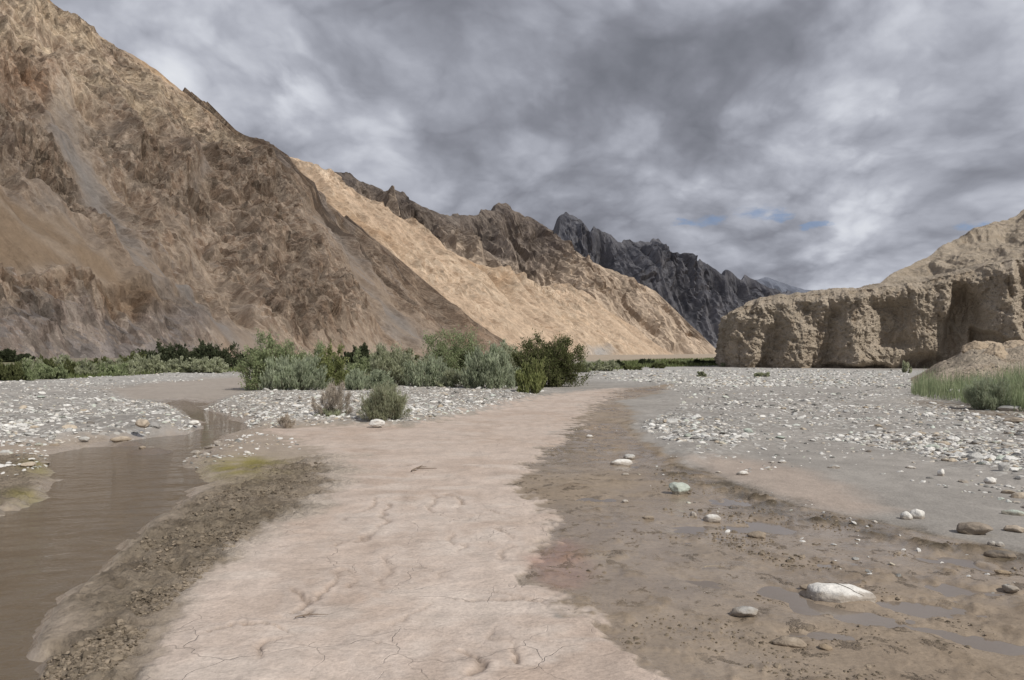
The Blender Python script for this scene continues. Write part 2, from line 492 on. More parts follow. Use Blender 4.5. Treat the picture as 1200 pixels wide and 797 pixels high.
def albedo(x, y, Z, h):
    r = Z['r']
    def mixc(c, col, m):
        return c * (1 - m[:, None]) + np.array(col)[None, :] * m[:, None]
    c = np.tile(np.array([.315, .295, .272]), (len(x), 1))
    n = fbm(x * .6, y * .6, oct=4, seed=81)[:, None]
    c = c * (1 + .18 * n)
    far = sst(28, 70, r)
    c = mixc(c, (.43, .42, .40), far * np.clip(Z['gr'] + Z['gl'], 0, 1) * .8)
    c = mixc(c, (.40, .33, .28), Z['crust'] * .8)
    c = mixc(c, (.38, .325, .28), Z['sand'] * .6)
    c = mixc(c, (.34, .305, .265), Z['gc'] * .5)
    # shore silt: bare ground left over between the zones on the left
    left = sst(.05, -.1, x / np.maximum(y, 1)) * (1 - Z['gl']) * (1 - Z['gc']) * sst(34, 20, r)
    c = mixc(c, (.36, .295, .235), left * .8)
    # wet silt
    wn = fbm(x * 1.3, y * 1.3, oct=4, seed=83)
    w = Z['wet']
    c = mixc(c, (.30, .240, .180), w)
    c = mixc(c, (.24, .188, .14), w * np.clip(.25 + 1.0 * wn, 0, .7) * .7)
    dark = w * np.clip(fbm(x * 3.2, y * 3.2, oct=4, seed=51, gain=.6) * 1.6 - .25, 0, .8)
    c = mixc(c, (.175, .135, .095), dark * .5)
    c = mixc(c, (.115, .092, .062), Z['damp'] * np.clip(.55 + 1.3 * fbm(x * 3.5, y * 3.5, oct=4, seed=88), 0, .9))
    # dry silt
    t = Z['track']
    tn = fbm(x * .9, y * .7, oct=5, seed=85)
    c = mixc(c, (.53, .446, .388), t)
    c = mixc(c, (.435, .345, .285), t * np.clip(.30 + 1.1 * tn, 0, .8))
    pale = fbm(x * 1.7, y * 2.6, oct=5, seed=87)
    c = mixc(c, (.57, .50, .445), t * np.clip(pale * 1.5 - .1, 0, .6))
    farpink = t * sst(9, 15, r) * .30
    c = mixc(c, (.43, .345, .285), farpink)
    ck = Z['crack']
    br = np.clip(.45 + 1.6 * perlin(x * 1.7, y * 1.7, seed=46), 0, 1)
    c = mixc(c, (.28, .22, .18), t * .8 * np.exp(-(ck / .016) ** 2) * br)
    c = mixc(c, (.55, .48, .43), t * .35 * np.exp(-((ck - .08) / .04) ** 2))
    # mud ridge
    rd = Z['ridge']
    c = mixc(c, (.32, .265, .205), np.maximum(rd, Z['spit']) * .9)
    mud = np.clip(.55 + 1.2 * fbm(x * 1.0, y * 1.0, oct=3, seed=91), 0, 1)
    pits = np.clip(np.minimum(0, perlin(x * 4.5, y * 4.5, seed=65) + .12) * -3, 0, 1)
    c = mixc(c, (.265, .220, .165), np.maximum(rd, Z['spit'] * .7) * mud * .95)
    c = mixc(c, (.165, .132, .096), np.maximum(rd, Z['spit'] * .7) * np.clip(.1 + fbm(x * 5, y * 5, oct=4, seed=92) * 1.2, 0, .8))
    edge = sst(.10, .0, np.abs(sdf_shift(Z))) * 0
    c = mixc(c, (.56, .50, .44), np.clip(rd * (1 - rd) * 4, 0, 1) * t * .45)
    c = mixc(c, (.235, .205, .055), Z['algae'] * np.clip(.75 + .9 * fbm(x * 3, y * 3, oct=3, seed=93), 0, 1) * .85)
    c = mixc(c, (.31, .165, .13), Z['red'] * (.45 + .3 * np.clip(wn, -1, 1)))
    c = mixc(c, (.17, .13, .095), sst(.0, .03, Z['d_stream']))
    c = mixc(c, (.18, .145, .11), Z['side'] * .8)
    ang = x / np.maximum(y, 1)
    farL = sst(75, 120, r) * sst(.02, -.05, ang); farR = sst(120, 200, r) * (1 - sst(.02, -.05, ang))
    c = mixc(c, (.235, .20, .155), farL * .95); c = mixc(c, (.40, .33, .255), farR * .95)
    # pale growth and scrub on the far flat
    g = Z['green'] * np.clip(.6 + 1.2 * fbm(x * .12, y * .12, oct=3, seed=95), 0, 1)
    c = mixc(c, (.150, .160, .075), g * .8)
    c = c * (1 + .10 * fbm(x * 9, y * 9, oct=2, seed=97))[:, None]
    return np.clip(c, .02, .8)


def sdf_shift(Z):
    return Z['d_stream']


def ground_material():
    m, k, b = new_mat('silt_and_gravel')
    pos = k.new('ShaderNodeNewGeometry').outputs['Position']
    col = k.attr('albedo', 'Color'); wet = k.attr('wet'); grv = k.attr('gravel')
    # shingle: each cell a stone with its own tone; small bar shingle over silt
    cell = k.voronoi(pos, 7.0, out='Color'); cd = k.voronoi(pos, 7.0)
    sp = k.new('ShaderNodeSeparateColor'); k.put(sp.inputs[0], cell)
    st = k.ramp(sp.outputs[0], [(0.0, (.16, .155, .15)), (.4, (.33, .32, .30)), (.75, (.50, .49, .46)), (1.0, (.66, .65, .62))])
    cover = k.math('MULTIPLY', grv, k.range(k.noise(pos, .55, 4), .40, .58, .25, 1.0))
    stone = k.math('MULTIPLY', cover, k.range(cd, .38, .50, 1.0, 0.0))
    c = k.mix(stone, col, st)
    grit = k.noise(pos, 38, 5, .65)
    c = k.mix(1.0, c, k.ramp(grit, [(.3, .80), (.5, 1.0), (.75, 1.16)]), 'MULTIPLY')
    stain = k.noise(k.scale(pos, (1, .6, 1)), 3.1, 6, .6, .4)
    c = k.mix(1.0, c, k.ramp(stain, [(.3, .88), (.5, 1.0), (.7, 1.09)]), 'MULTIPLY')
    cr1 = k.range(k.noise(k.scale(pos, (1, .8, 1)), 5.5, 7, .72, .3), .565, .605)
    crumb = k.math('MULTIPLY', k.math('MULTIPLY', cr1, k.attr('wetzone')), k.range(k.noise(pos, .8, 4, .6), .40, .56, .15, 1.0))
    c = k.mix(k.math('MULTIPLY', crumb, .55), c, (.115, .088, .060))
    k.put(b.inputs['Base Color'], c)
    wr = k.math('ADD', wet, k.math('MULTIPLY', k.math('SUBTRACT', k.noise(pos, 2.2, 4), .5), .9))
    k.put(b.inputs['Roughness'], k.range(k.math('MULTIPLY', wet, wr), .15, .70, .93, .12))
    k.put(b.inputs['Specular IOR Level'], k.range(wet, 0, 1, .18, .5))
    hb = k.math('MULTIPLY', k.math('SUBTRACT', 1.0, cd), k.math('MULTIPLY', cover, .06))
    h2 = k.math('ADD', hb, k.math('MULTIPLY', k.noise(pos, 14, 6, .6), k.range(k.attr('dry'), 0, 1, .018, .009)))
    h3 = k.math('ADD', h2, k.math('MULTIPLY', k.noise(pos, 60, 4, .6), .005))
    h3 = k.math('ADD', h3, k.math('MULTIPLY', crumb, k.math('ADD', .012, k.math('MULTIPLY', k.noise(pos, 30, 4, .7), .03))))
    # hairline drying cracks on the crust
    lay = k.noise(k.scale(pos, (.8, 1.1, 1)), 2.2, 7, .6, .6)
    h3 = k.math('ADD', h3, k.math('MULTIPLY', k.math('ABSOLUTE', k.math('SUBTRACT', lay, .5)), k.math('MULTIPLY', k.attr('dry'), .055)))
    ve = k.voronoi(k.vmath('ADD', pos, k.scale(k.noise(pos, 2.0, 3, color=True), (.5, .5, .5))), 1.9, 'DISTANCE_TO_EDGE')
    crk = k.math('MULTIPLY', k.range(ve, 0.0, .010, 1.0, 0.0), k.attr('dry'))
    crk = k.math('MULTIPLY', crk, k.range(k.noise(pos, .9, 4), .42, .60))
    h3 = k.math('ADD', h3, k.math('MULTIPLY', k.attr('rough'), k.math('ADD', k.math('MULTIPLY', k.noise(pos, 24, 6, .74), .09), k.math('MULTIPLY', k.voronoi(pos, 16), .05))))
    h4 = k.math('SUBTRACT', h3, k.math('MULTIPLY', crk, .010))
    k.put(b.inputs['Normal'], k.bump(h4, k.range(k.math('MULTIPLY', wet, k.math('SUBTRACT', 1.0, crumb)), .3, .9, .75, .22), 1.0))
    return m


def build_ground():
    th_in = np.linspace(-.72, .72, 560)
    out = np.linspace(.72, 2 * math.pi - .72, 60)[1:-1]
    th = np.concatenate([th_in, out])
    r = np.concatenate([[.4, .9, 1.5, 2.2, 2.9], np.exp(np.linspace(math.log(3.4), math.log(70), 500)), np.exp(np.linspace(math.log(73), math.log(12000), 70))])
    T, R = np.meshgrid(th, r)
    x = (R * np.sin(T)).ravel(); y = (R * np.cos(T)).ravel()
    Z = zones(x, y)
    h = height(x, y, Z)
    v = np.stack([x, y, h], 1)
    nr, nc = len(r), len(th)
    q = grid_quads(nr, nc)
    i = np.arange(nr - 1) * nc + nc - 1; j = np.arange(nr - 1) * nc
    q = np.concatenate([q, np.stack([i, j, j + nc, i + nc], 1)])
    ctr = len(v); v = np.concatenate([v, [[0, 0, 0]]])
    tri = np.stack([np.full(nc, ctr), np.roll(np.arange(nc), -1), np.arange(nc)], 1)
    q = q[:, ::-1]
    me = mesh_np('ground', v, q, tri[:, ::-1] if False else tri, True, ground_material())
    alb = albedo(x, y, Z, h)
    f = lambda a: np.concatenate([a, a[-1:]])
    add_attr(me, 'albedo', f(alb))
    shore = sst(-.035, 0.0, Z['d_stream']) * (1 - Z['track'] * .5)
    add_attr(me, 'wet', f(np.clip(Z['wet'] * (.75 + .4 * Z['n1']) * sst(.045, .0, h) + shore, 0, 1)))
    add_attr(me, 'gravel', f(np.clip(np.maximum.reduce([Z['gc'], Z['gl'], Z['gr']]) + .0, 0, 1) * (1 - Z['wet']) * (1 - Z['green'] * .7)))
    add_attr(me, 'dry', f(Z['track']))
    add_attr(me, 'wetzone', f(np.clip(Z['wet'] + Z['damp'] * .8 + .9 * np.maximum(Z['ridge'], Z['spit']), 0, 1)))
    add_attr(me, 'rough', f(np.clip(np.maximum.reduce([Z['ridge'], Z['spit'], Z['damp'] * .6, .5 * sst(-.06, -.01, Z['d_stream']) * (1 - Z['track'])]), 0, 1)))
    o = link('ground', me)
    tag(o, 'dry pale silt track, wet mud and grey shingle of the river bed', kind='structure')
    return o


def water_material(name, col, ripple, rough=.04, scale=3.0):
    m, k, b = new_mat(name)
    pos = k.new('ShaderNodeNewGeometry').outputs['Position']
    c = k.mix(k.noise(pos, .9, 4, .6, .5), tuple(x * .82 for x in col), tuple(x * 1.2 for x in col))
    k.put(b.inputs['Base Color'], c)
    b.inputs['Roughness'].default_value = rough
    b.inputs['Specular IOR Level'].default_value = .5
    b.inputs['IOR'].default_value = 1.33
    rot = k.new('ShaderNodeMapping'); k.put(rot.inputs[0], pos); rot.inputs['Rotation'].default_value = (0, 0, radians(-28)); rot.inputs['Scale'].default_value = (1.0, 1.5, 1)
    h = k.math('ADD', k.math('MULTIPLY', k.noise(rot.outputs[0], scale, 5, .6, 1.6), .02), k.math('MULTIPLY', k.noise(rot.outputs[0], scale * 4, 3, .5, .3), .004))
    k.put(b.inputs['Normal'], k.bump(h, ripple, 1.0))
    return m


def water_sheet(name, z, keep, mat, th0, th1, r0, r1, nth, nrr):
    th = np.linspace(th0, th1, nth); r = np.exp(np.linspace(math.log(r0), math.log(r1), nrr))
    T, R = np.meshgrid(th, r); x = (R * np.sin(T)).ravel(); y = (R * np.cos(T)).ravel()
    q = grid_quads(nrr, nth)[:, ::-1]
    ok = keep(x, y)
    q = q[ok[q].any(1)]
    used = np.unique(q); mp = np.full(len(x), -1); mp[used] = np.arange(len(used))
    me = mesh_np(name, np.stack([x[used], y[used], np.full(len(used), z)], 1), mp[q], None, True, mat)
    return tag(link(name, me), kind='structure')


# ------------------------------------------------------------------ mountains
def smooth_interp(xs, xp, fp):
    return np.interp(xs, xp, fp)


def rock_slope_material(name, cols, bump=.8, sc=1.0, streak=1.0, con=1.0):
    """cols: base a, base b, outcrop; per-vertex 'tint' colour (alpha = weight in 'tintw') gives mapped scree, strata and painted-in sunlight"""
    m, k, b = new_mat(name)
    pos = k.new('ShaderNodeNewGeometry').outputs['Position']
    sl = k.attr('fall', 'Vector')             # (u along foot, v up the slope, 0) in metres
    st = k.noise(k.scale(sl, (.045 * sc, .006 * sc, 1)), 1.0, 7, .62, .8)
    st2 = k.noise(k.scale(sl, (.22 * sc, .018 * sc, 1)), 1.0, 6, .6, .6)
    fl = k.vmath('ADD', sl, k.scale(k.noise(pos, .05 * sc, 4, .55, color=True), (5 / sc, 5 / sc, 0)))
    mot = k.noise(k.scale(fl, (.06 * sc, .022 * sc, 1)), 1.0, 8, .62, .2)
    fine = k.noise(k.scale(fl, (.42 * sc, .20 * sc, 1)), 1.0, 8, .68)
    c = k.mix(k.range(k.math('ADD', k.math('MULTIPLY', st, .5 * streak), k.math('MULTIPLY', mot, 1 - .5 * streak)), .36, .64), cols[0], cols[1])
    c = k.mix(k.math('MULTIPLY', k.range(st2, .48, .68), .55), c, cols[2])
    c = k.mix(k.attr('tintw'), c, k.attr('tint', 'Color'))
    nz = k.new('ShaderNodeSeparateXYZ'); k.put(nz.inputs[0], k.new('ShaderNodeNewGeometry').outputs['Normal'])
    steep = k.range(nz.outputs[2], .50, .78, .55, -.10, False)  # bare rock on steep faces; its darker tone stands in for relief shading
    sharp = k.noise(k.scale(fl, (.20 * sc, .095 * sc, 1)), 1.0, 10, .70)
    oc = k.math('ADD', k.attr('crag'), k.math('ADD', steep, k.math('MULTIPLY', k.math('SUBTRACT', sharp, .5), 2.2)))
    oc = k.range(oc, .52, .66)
    blk = k.range(k.noise(k.scale(fl, (.30 * sc, .12 * sc, 1)), 1.0, 8, .7), .42, .56)
    rockc = k.mix(blk, cols[3], cols[4])
    rockc = k.mix(k.math('MULTIPLY', k.attr('tintw'), .45), rockc, k.attr('tint', 'Color'))
    oc = k.math('MULTIPLY', oc, k.math('SUBTRACT', 1.0, k.math('MULTIPLY', k.attr('scree'), .9)))
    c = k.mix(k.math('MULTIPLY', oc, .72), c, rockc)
    c0 = c
    c = k.mix(1.0, c, k.ramp(fine, [(.25, .76), (.5, 1.0), (.72, 1.18)]), 'MULTIPLY')
    gr = k.noise(k.scale(fl, (1.0 * sc, .55 * sc, 1)), 1.0, 7, .78)
    c = k.mix(1.0, c, k.ramp(gr, [(.28, .52), (.44, .93), (.55, 1.06), (.72, 1.5)]), 'MULTIPLY')
    vv = k.scale(k.vmath('ADD', fl, k.scale(k.noise(pos, .5 * sc, 4, .6, color=True), (3 / sc, 3 / sc, 0))), (1, .6, 0))
    vcell = k.new('ShaderNodeSeparateColor'); k.put(vcell.inputs[0], k.voronoi(vv, .42 * sc, out='Color'))
    vcel2 = k.new('ShaderNodeSeparateColor'); k.put(vcel2.inputs[0], k.voronoi(vv, .13 * sc, out='Color'))
    cells = k.math('ADD', k.math('MULTIPLY', vcell.outputs[0], .6), k.math('MULTIPLY', vcel2.outputs[0], .4))
    cellm = k.ramp(cells, [(.1, .52), (.42, .96), (.6, 1.08), (.9, 1.45)])
    c = k.mix(k.range(k.attr('crag'), .05, .5, .35, 1.0), c, k.mix(1.0, c, cellm, 'MULTIPLY'))
    spk = k.range(k.noise(pos, 1.1 * sc, 3, .6), .60, .68)
    c = k.mix(k.math('MULTIPLY', spk, k.math('MULTIPLY', k.range(k.attr('crag'), .1, .6), .6)), c, (.075, .055, .042))
    c = k.mix(k.math('MULTIPLY', k.math('SUBTRACT', 1.0, k.math('MULTIPLY', k.attr('scree'), .6)), con), c0, c)
    k.put(b.inputs['Base Color'], c)
    vb = k.voronoi(vv, .30 * sc, 'F1')
    rough = k.range(k.attr('crag'), .1, .7, .25, 1.0)
    h = k.math('ADD', k.math('MULTIPLY', fine, 1.8 / sc), k.math('ADD', k.math('MULTIPLY', gr, 1.0 / sc), k.math('MULTIPLY', vb, 1.5 / sc)))
    h = k.math('MULTIPLY', h, rough)
    k.put(b.inputs['Normal'], k.bump(h, bump, 1.0))
    b.inputs['Specular IOR Level'].default_value = .1
    return m


def build_ridge(name, nose, foot_az, slope, crest_px, umax, nu, nt, shape, mat, label, vmax=1e9, nback=14, jag=(0, 1)):
    f = np.array([math.cos(foot_az), math.sin(foot_az)])          # along the foot, away from the nose
    n = np.array([f[1], -f[0]])                                   # uphill, horizontal
    if n[1] < 0: n = -n
    tn = math.tan(slope); nose = np.asarray(nose, float)
    us, vs = [0.0], [0.0]
    for px, py in crest_px:
        dx, dz = (px - CX) / FPX, (HY - py) / FPX
        A = dx * n[0] + n[1]; B = nose @ n
        t = (EYE + tn * B) / (tn * A - dz)
        P = np.array([dx * t, t]) - nose
        us.append(P @ f); vs.append(P @ n)
    us = np.array(us); vs = np.array(vs)
    o = np.argsort(us, kind='stable'); us, vs = us[o], vs[o]
    u = np.linspace(0, umax, nu)
    sl = (vs[-1] - vs[-4]) / max(us[-1] - us[-4], 1e-3)
    vc = np.where(u <= us[-1], np.interp(u, us, vs), vs[-1] + (u - us[-1]) * np.clip(sl, -.2, 1.2))
    vc = vc + jag[0] * np.clip(vc / (jag[0] * 12 + 1), 0, 1) * (ridged(u * jag[1], u * 0 + 2.7, oct=4, seed=99, gain=.6) - .9)
    vc = np.clip(vc, .5, vmax)
    t = np.linspace(0, 1, nt)
    U, T = np.meshgrid(u, t)
    VC = np.broadcast_to(vc, U.shape)
    V = T * VC - 4 * (1 - T)
    Nrm = np.array([-n[0] * math.sin(slope), -n[1] * math.sin(slope), math.cos(slope)])
    base = np.stack([nose[0] + f[0] * U + n[0] * V, nose[1] + f[1] * U + n[1] * V, V * tn], -1)
    d, crag, tint, tw, *more = shape(U, V, T, VC, base)
    fadef = sst(0, .06, T)
    P = base + Nrm * (d * fadef)[..., None]
    # far side of the crest
    w = (np.linspace(0, 1, nback + 1)[1:]) ** 1.3
    top = P[-1]
    back = np.stack([top + np.stack([n[0] * top[:, 2] * 1.5 * wi, n[1] * top[:, 2] * 1.5 * wi, -(top[:, 2] + 3) * wi
                                     + .04 * top[:, 2] * perlin(u / 40, np.full_like(u, wi * 6), seed=4) * (wi < 1)], 1) for wi in w])
    allP = np.concatenate([P, back]).reshape(-1, 3)
    nr = nt + nback
    me = mesh_np(name, allP, grid_quads(nr, nu), None, False, mat)
    ext = lambda a: np.concatenate([a, np.repeat(a[-1:], nback, 0)])
    add_attr(me, 'crag', ext(crag).ravel()); add_attr(me, 'tintw', ext(tw).ravel())
    if more: add_attr(me, 'scree', ext(more[0]).ravel())
    add_attr(me, 'tint', ext(tint).reshape(-1, 3))
    fa = np.stack([ext(U), ext(V), np.zeros_like(ext(U))], -1).reshape(-1, 3)
    a = me.attributes.new('fall', 'FLOAT_VECTOR', 'POINT'); a.data.foreach_set('vector', fa.astype(np.float32).ravel())
    ob = link(name, me)
    tag(ob, label, kind='structure')
    info = dict(nose=nose, f=f, n=n, tn=tn)
    return ob, info


def px_on(info, px, py):
    dx, dz = (px - CX) / FPX, (HY - py) / FPX
    n, tn = info['n'], info['tn']
    t = (EYE + tn * (info['nose'] @ n)) / (tn * (dx * n[0] + n[1]) - dz)
    return np.array([dx * t, t, EYE + dz * t])


def to_px(base):
    return CX + base[..., 0] / base[..., 1] * FPX, HY - (base[..., 2] - EYE) / base[..., 1] * FPX


def band(px, py, pts, w):
    d = dist_line(px, py, pts)
    return np.exp(-(d / w) ** 2)


def shape_near(U, V, T, VC, base):
    px, py = to_px(base)
    wx = px + 9 * fbm(U * .03, V * .03, oct=4, seed=201); wy = py + 9 * fbm(U * .03, V * .03, oct=4, seed=207)
    big = ridged(U * .012 + V * .002, V * .006, oct=3, seed=211)
    gul = ridged(U * .045 + .01 * V, V * .012, oct=4, seed=213)
    rock = ridged(base[..., 0] * .035, base[..., 1] * .035, base[..., 2] * .05, oct=4, seed=215, gain=.55)
    # scree fields: smooth; digitised from the slope
    s1 = sdf_poly(wx, wy, np.array([(-300, 190), (0, 215), (60, 250), (130, 305), (200, 365), (250, 395), (200, 385), (140, 350), (80, 325), (0, 320), (-300, 330)], float))
    scree = sst(-10, 16, s1)
    g1 = band(wx, wy, [(70, 140), (100, 180), (130, 235), (150, 280), (180, 325), (235, 372), (300, 415)], 15) 
    g1b = band(wx, wy, [(150, 280), (190, 320), (260, 385)], 11)
    g2 = band(wx, wy, [(240, 170), (238, 200), (225, 215)], 9) * .6
    g3 = band(wx, wy, [(370, 250), (410, 300), (440, 335), (480, 375), (520, 410)], 13)
    g4 = band(wx, wy, [(0, 190), (50, 235), (110, 290)], 7) * .6
    gray = np.clip(g1 + g1b + g2 + g3 + g4, 0, 1)
    low = sst(325, 350, wy) * sst(290, 215, wx)                       # river-cut bank along the foot
    sm = np.clip(scree + .75 * gray + .0, 0, 1)
    nose_sm = sst(330, 420, wx) * .35
    def pm(pts, w=14):
        return sst(-w, w, sdf_poly(wx, wy, np.array(pts, float)))
    belt = pm([(150, 150), (240, 165), (300, 200), (345, 265), (420, 370), (400, 415), (330, 415), (290, 370), (245, 300), (200, 240), (160, 200)], 20)
    crest = pm([(-300, -300), (60, -20), (150, 55), (245, 122), (300, 185), (230, 170), (150, 150), (90, 118), (40, 80), (-20, 70), (-300, 60)], 14)
    leftm = pm([(-200, 120), (0, 135), (60, 150), (105, 205), (150, 265), (125, 275), (60, 225), (0, 190), (-200, 180)], 14)
    rust = pm([(-80, 60), (20, 62), (60, 100), (55, 125), (0, 130), (-80, 125)], 10) + pm([(108, 232), (122, 225), (150, 262), (130, 268), (105, 258)], 6) + pm([(0, 150), (45, 160), (60, 200), (25, 200), (0, 185)], 10) * .6 + pm([(372, 345), (395, 340), (405, 375), (380, 380)], 8) * .8
    rust = np.clip(rust, 0, 1)
    outc = np.clip(.08 + .46 * belt + .30 * crest + .48 * leftm + .45 * rust + .55 * fbm(U * .03, V * .02, oct=4, seed=221), 0, 1) * (1 - sm) * (1 - nose_sm)
    outc = np.maximum(outc, low * .5)
    wU = U + 5 * fbm(U * .05, V * .03, oct=3, seed=223)
    rill = ridged(wU * .11, V * .012, oct=3, seed=225, gain=.6)
    jx, jy = U + 2.5 * fbm(U * .08, V * .08, oct=3, seed=228), V * .62 + 2.5 * fbm(U * .08, V * .08, oct=3, seed=229)
    blocks = .55 * facets(jx, jy, 17, 5, 1.1) + .40 * facets(jx, jy, 7.5, 6, 1.2) + .24 * facets(jx, jy, 3.4, 7, 1.2)
    nv = np.clip(VC / 170, .0, 1)
    d = 11 * (big - .8) * nv + 8.0 * (gul - .9) * (1 - .7 * sm) * (.25 + .75 * nv) + 2.6 * (rill - .9) * (1 - .75 * sm) * (.35 + .65 * nv)
    d = d + (4.5 * (rock - .9) + 10.0 * blocks) * (.14 + 1.0 * outc) * (1 - .85 * sm) * (.35 + .65 * nv) * (1 - .55 * crest)
    d = d - 4 * gray - 2 * scree
    # jut of the cut bank
    d = d + 7 * low * sst(348, 335, wy) + low * 3.0 * (ridged(U * .10, V * .02, oct=4, seed=231) - .7)
    d = d * np.clip(VC / 60, .12, 1)
    edge = sst(1.0, .80, T)
    d = d * (.10 + .90 * edge) + .8 * (1 - edge) * fbm(U * .12, V * .12, oct=3, seed=233) * np.clip(VC / 100, .2, 1)
    tint = np.tile(np.array([.24, .20, .165]), U.shape + (1,))
    tw = np.zeros_like(U)
    def add(m, c, a):
        nonlocal tint, tw
        m = np.clip(m * a, 0, 1)[..., None]
        tint = tint * (1 - m) + np.array(c) * m
        tw = np.maximum(tw, m[..., 0])
    var = fbm(U * .05, V * .035, oct=4, seed=241)
    add(belt * (.7 + var), (.275, .195, .135), .55)
    add(crest * np.clip(.8 + .8 * var, 0, 1), (.47, .385, .28), .9)
    add(sst(.82, .97, T) * sst(330, 230, wx) * np.clip(.7 + var, 0, 1), (.36, .245, .145), .8)
    add(pm([(20, 95), (70, 95), (130, 150), (180, 190), (140, 185), (90, 150), (40, 130)], 14), (.40, .335, .265), .7)
    add(leftm * (.6 + var), (.37, .30, .235), .6)
    add(rust * (.8 + .6 * var), (.195, .115, .070), .85)
    add(scree, (.245, .178, .118), .9)
    for ln in ([(0, 245), (40, 280), (80, 305), (120, 335)], [(0, 200), (45, 240), (100, 290), (160, 345)], [(30, 240), (80, 290)]):
        add(band(wx, wy, ln, 4.5), (.33, .265, .205), .7)
    add(np.clip(gray ** .7, 0, 1) * np.clip(.75 + .8 * fbm(U * .09, V * .02, oct=4, seed=243), 0, 1), (.245, .228, .215), .92)
    add(np.clip(band(wx, wy, [(195, 225), (230, 300), (300, 385)], 7) + band(wx, wy, [(300, 230), (350, 310), (430, 400)], 6), 0, 1), (.37, .30, .235), .55)
    add(low * sst(350, 378, wy), (.240, .215, .205), .9)
    add(low * band(wx, wy, [(-100, 338), (60, 338), (130, 352), (170, 362)], 12), (.30, .195, .115), .8)
    add(low * band(wx, wy, [(128, 375), (135, 415)], 7), (.15, .135, .13), .7)
    add(sst(330, 480, wx) * (1 - gray) * (.8 + var), (.265, .190, .135), .6)
    return d, outc, tint, tw, np.clip(np.maximum(gray * 1.2, scree), 0, 1)


def shape_lit(U, V, T, VC, base):
    px, py = to_px(base)
    gul = ridged(U * .022 + .006 * V, V * .004, oct=4, seed=311)
    rock = ridged(base[..., 0] * .022, base[..., 1] * .022, base[..., 2] * .03, oct=4, seed=315, gain=.55)
    crag = np.clip(.25 + .7 * fbm(U * .009, V * .008, oct=4, seed=321) + .35 * sst(.75, 1, T), 0, 1) * sst(0, .2, T)
    gul2 = ridged((U + 8 * fbm(U * .02, V * .02, oct=3, seed=318)) * .06, V * .006, oct=3, seed=317, gain=.6)
    d = 11 * (gul - .9) * (.4 + .6 * T) + 5 * (gul2 - .9) * (.3 + .7 * T) + 9 * (rock - .9) * (.12 + crag)
    d = d + 5.5 * (.6 * facets(U, V * .6, 26, 15, 1.0) + .4 * facets(U, V * .6, 11, 16, 1.0)) * (.25 + crag)
    d = d * np.clip(VC / 130, .1, 1)
    edge = sst(1.0, .94, T)
    d = d * (.15 + .85 * edge)
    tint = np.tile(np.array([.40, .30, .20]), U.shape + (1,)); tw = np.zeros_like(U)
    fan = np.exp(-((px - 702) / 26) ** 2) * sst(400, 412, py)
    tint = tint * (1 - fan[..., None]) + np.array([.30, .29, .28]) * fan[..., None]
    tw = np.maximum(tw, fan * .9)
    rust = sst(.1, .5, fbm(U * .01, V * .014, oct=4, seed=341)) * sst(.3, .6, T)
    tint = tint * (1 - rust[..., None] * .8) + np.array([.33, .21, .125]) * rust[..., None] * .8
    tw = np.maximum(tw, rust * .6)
    return d, crag * .7, tint, tw


def make_shape_far(seed, sc, amp, light=None, dark=(.13, .115, .11)):
    def shape(U, V, T, VC, base):
        px, py = to_px(base)
        wu = U + 14 / sc * fbm(U * .012 * sc, V * .010 * sc, oct=3, seed=seed + 3)
        gul = ridged(wu * .020 * sc, V * .0016 * sc, oct=4, seed=seed, gain=.58)
        rib = ridged(wu * .007 * sc + .0015 * sc * V, V * .0016 * sc, oct=3, seed=seed + 21)
        rock = ridged(base[..., 0] * .020 * sc, base[..., 1] * .020 * sc, base[..., 2] * .016 * sc, oct=3, seed=seed + 5, gain=.55)
        crag = np.clip(.15 + .55 * T + .5 * fbm(U * .006 * sc, V * .004 * sc, oct=3, seed=seed + 9), 0, 1)
        d = amp * ((gul - .9) * .55 * (.35 + .65 * T) + (rib - .9) * .8 + (rock - .9) * .14 * (.25 + crag) + .42 * (.6 * facets(wu, V * .45, 46 / sc, seed, 1.0) + .4 * facets(wu, V * .45, 19 / sc, seed + 1, 1.0)) * (.35 + crag))
        d = d * np.clip(VC / 300, .05, 1)
        edge = sst(1.0, .80, T)
        d = d * (.12 + .88 * edge)
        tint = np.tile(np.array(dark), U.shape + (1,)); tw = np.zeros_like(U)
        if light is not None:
            m = light(px, py, U, V)  # sunlit lower slope painted in as a paler tint
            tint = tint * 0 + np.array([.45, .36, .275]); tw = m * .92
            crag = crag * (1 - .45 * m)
        return d, crag, tint, tw
    return shape


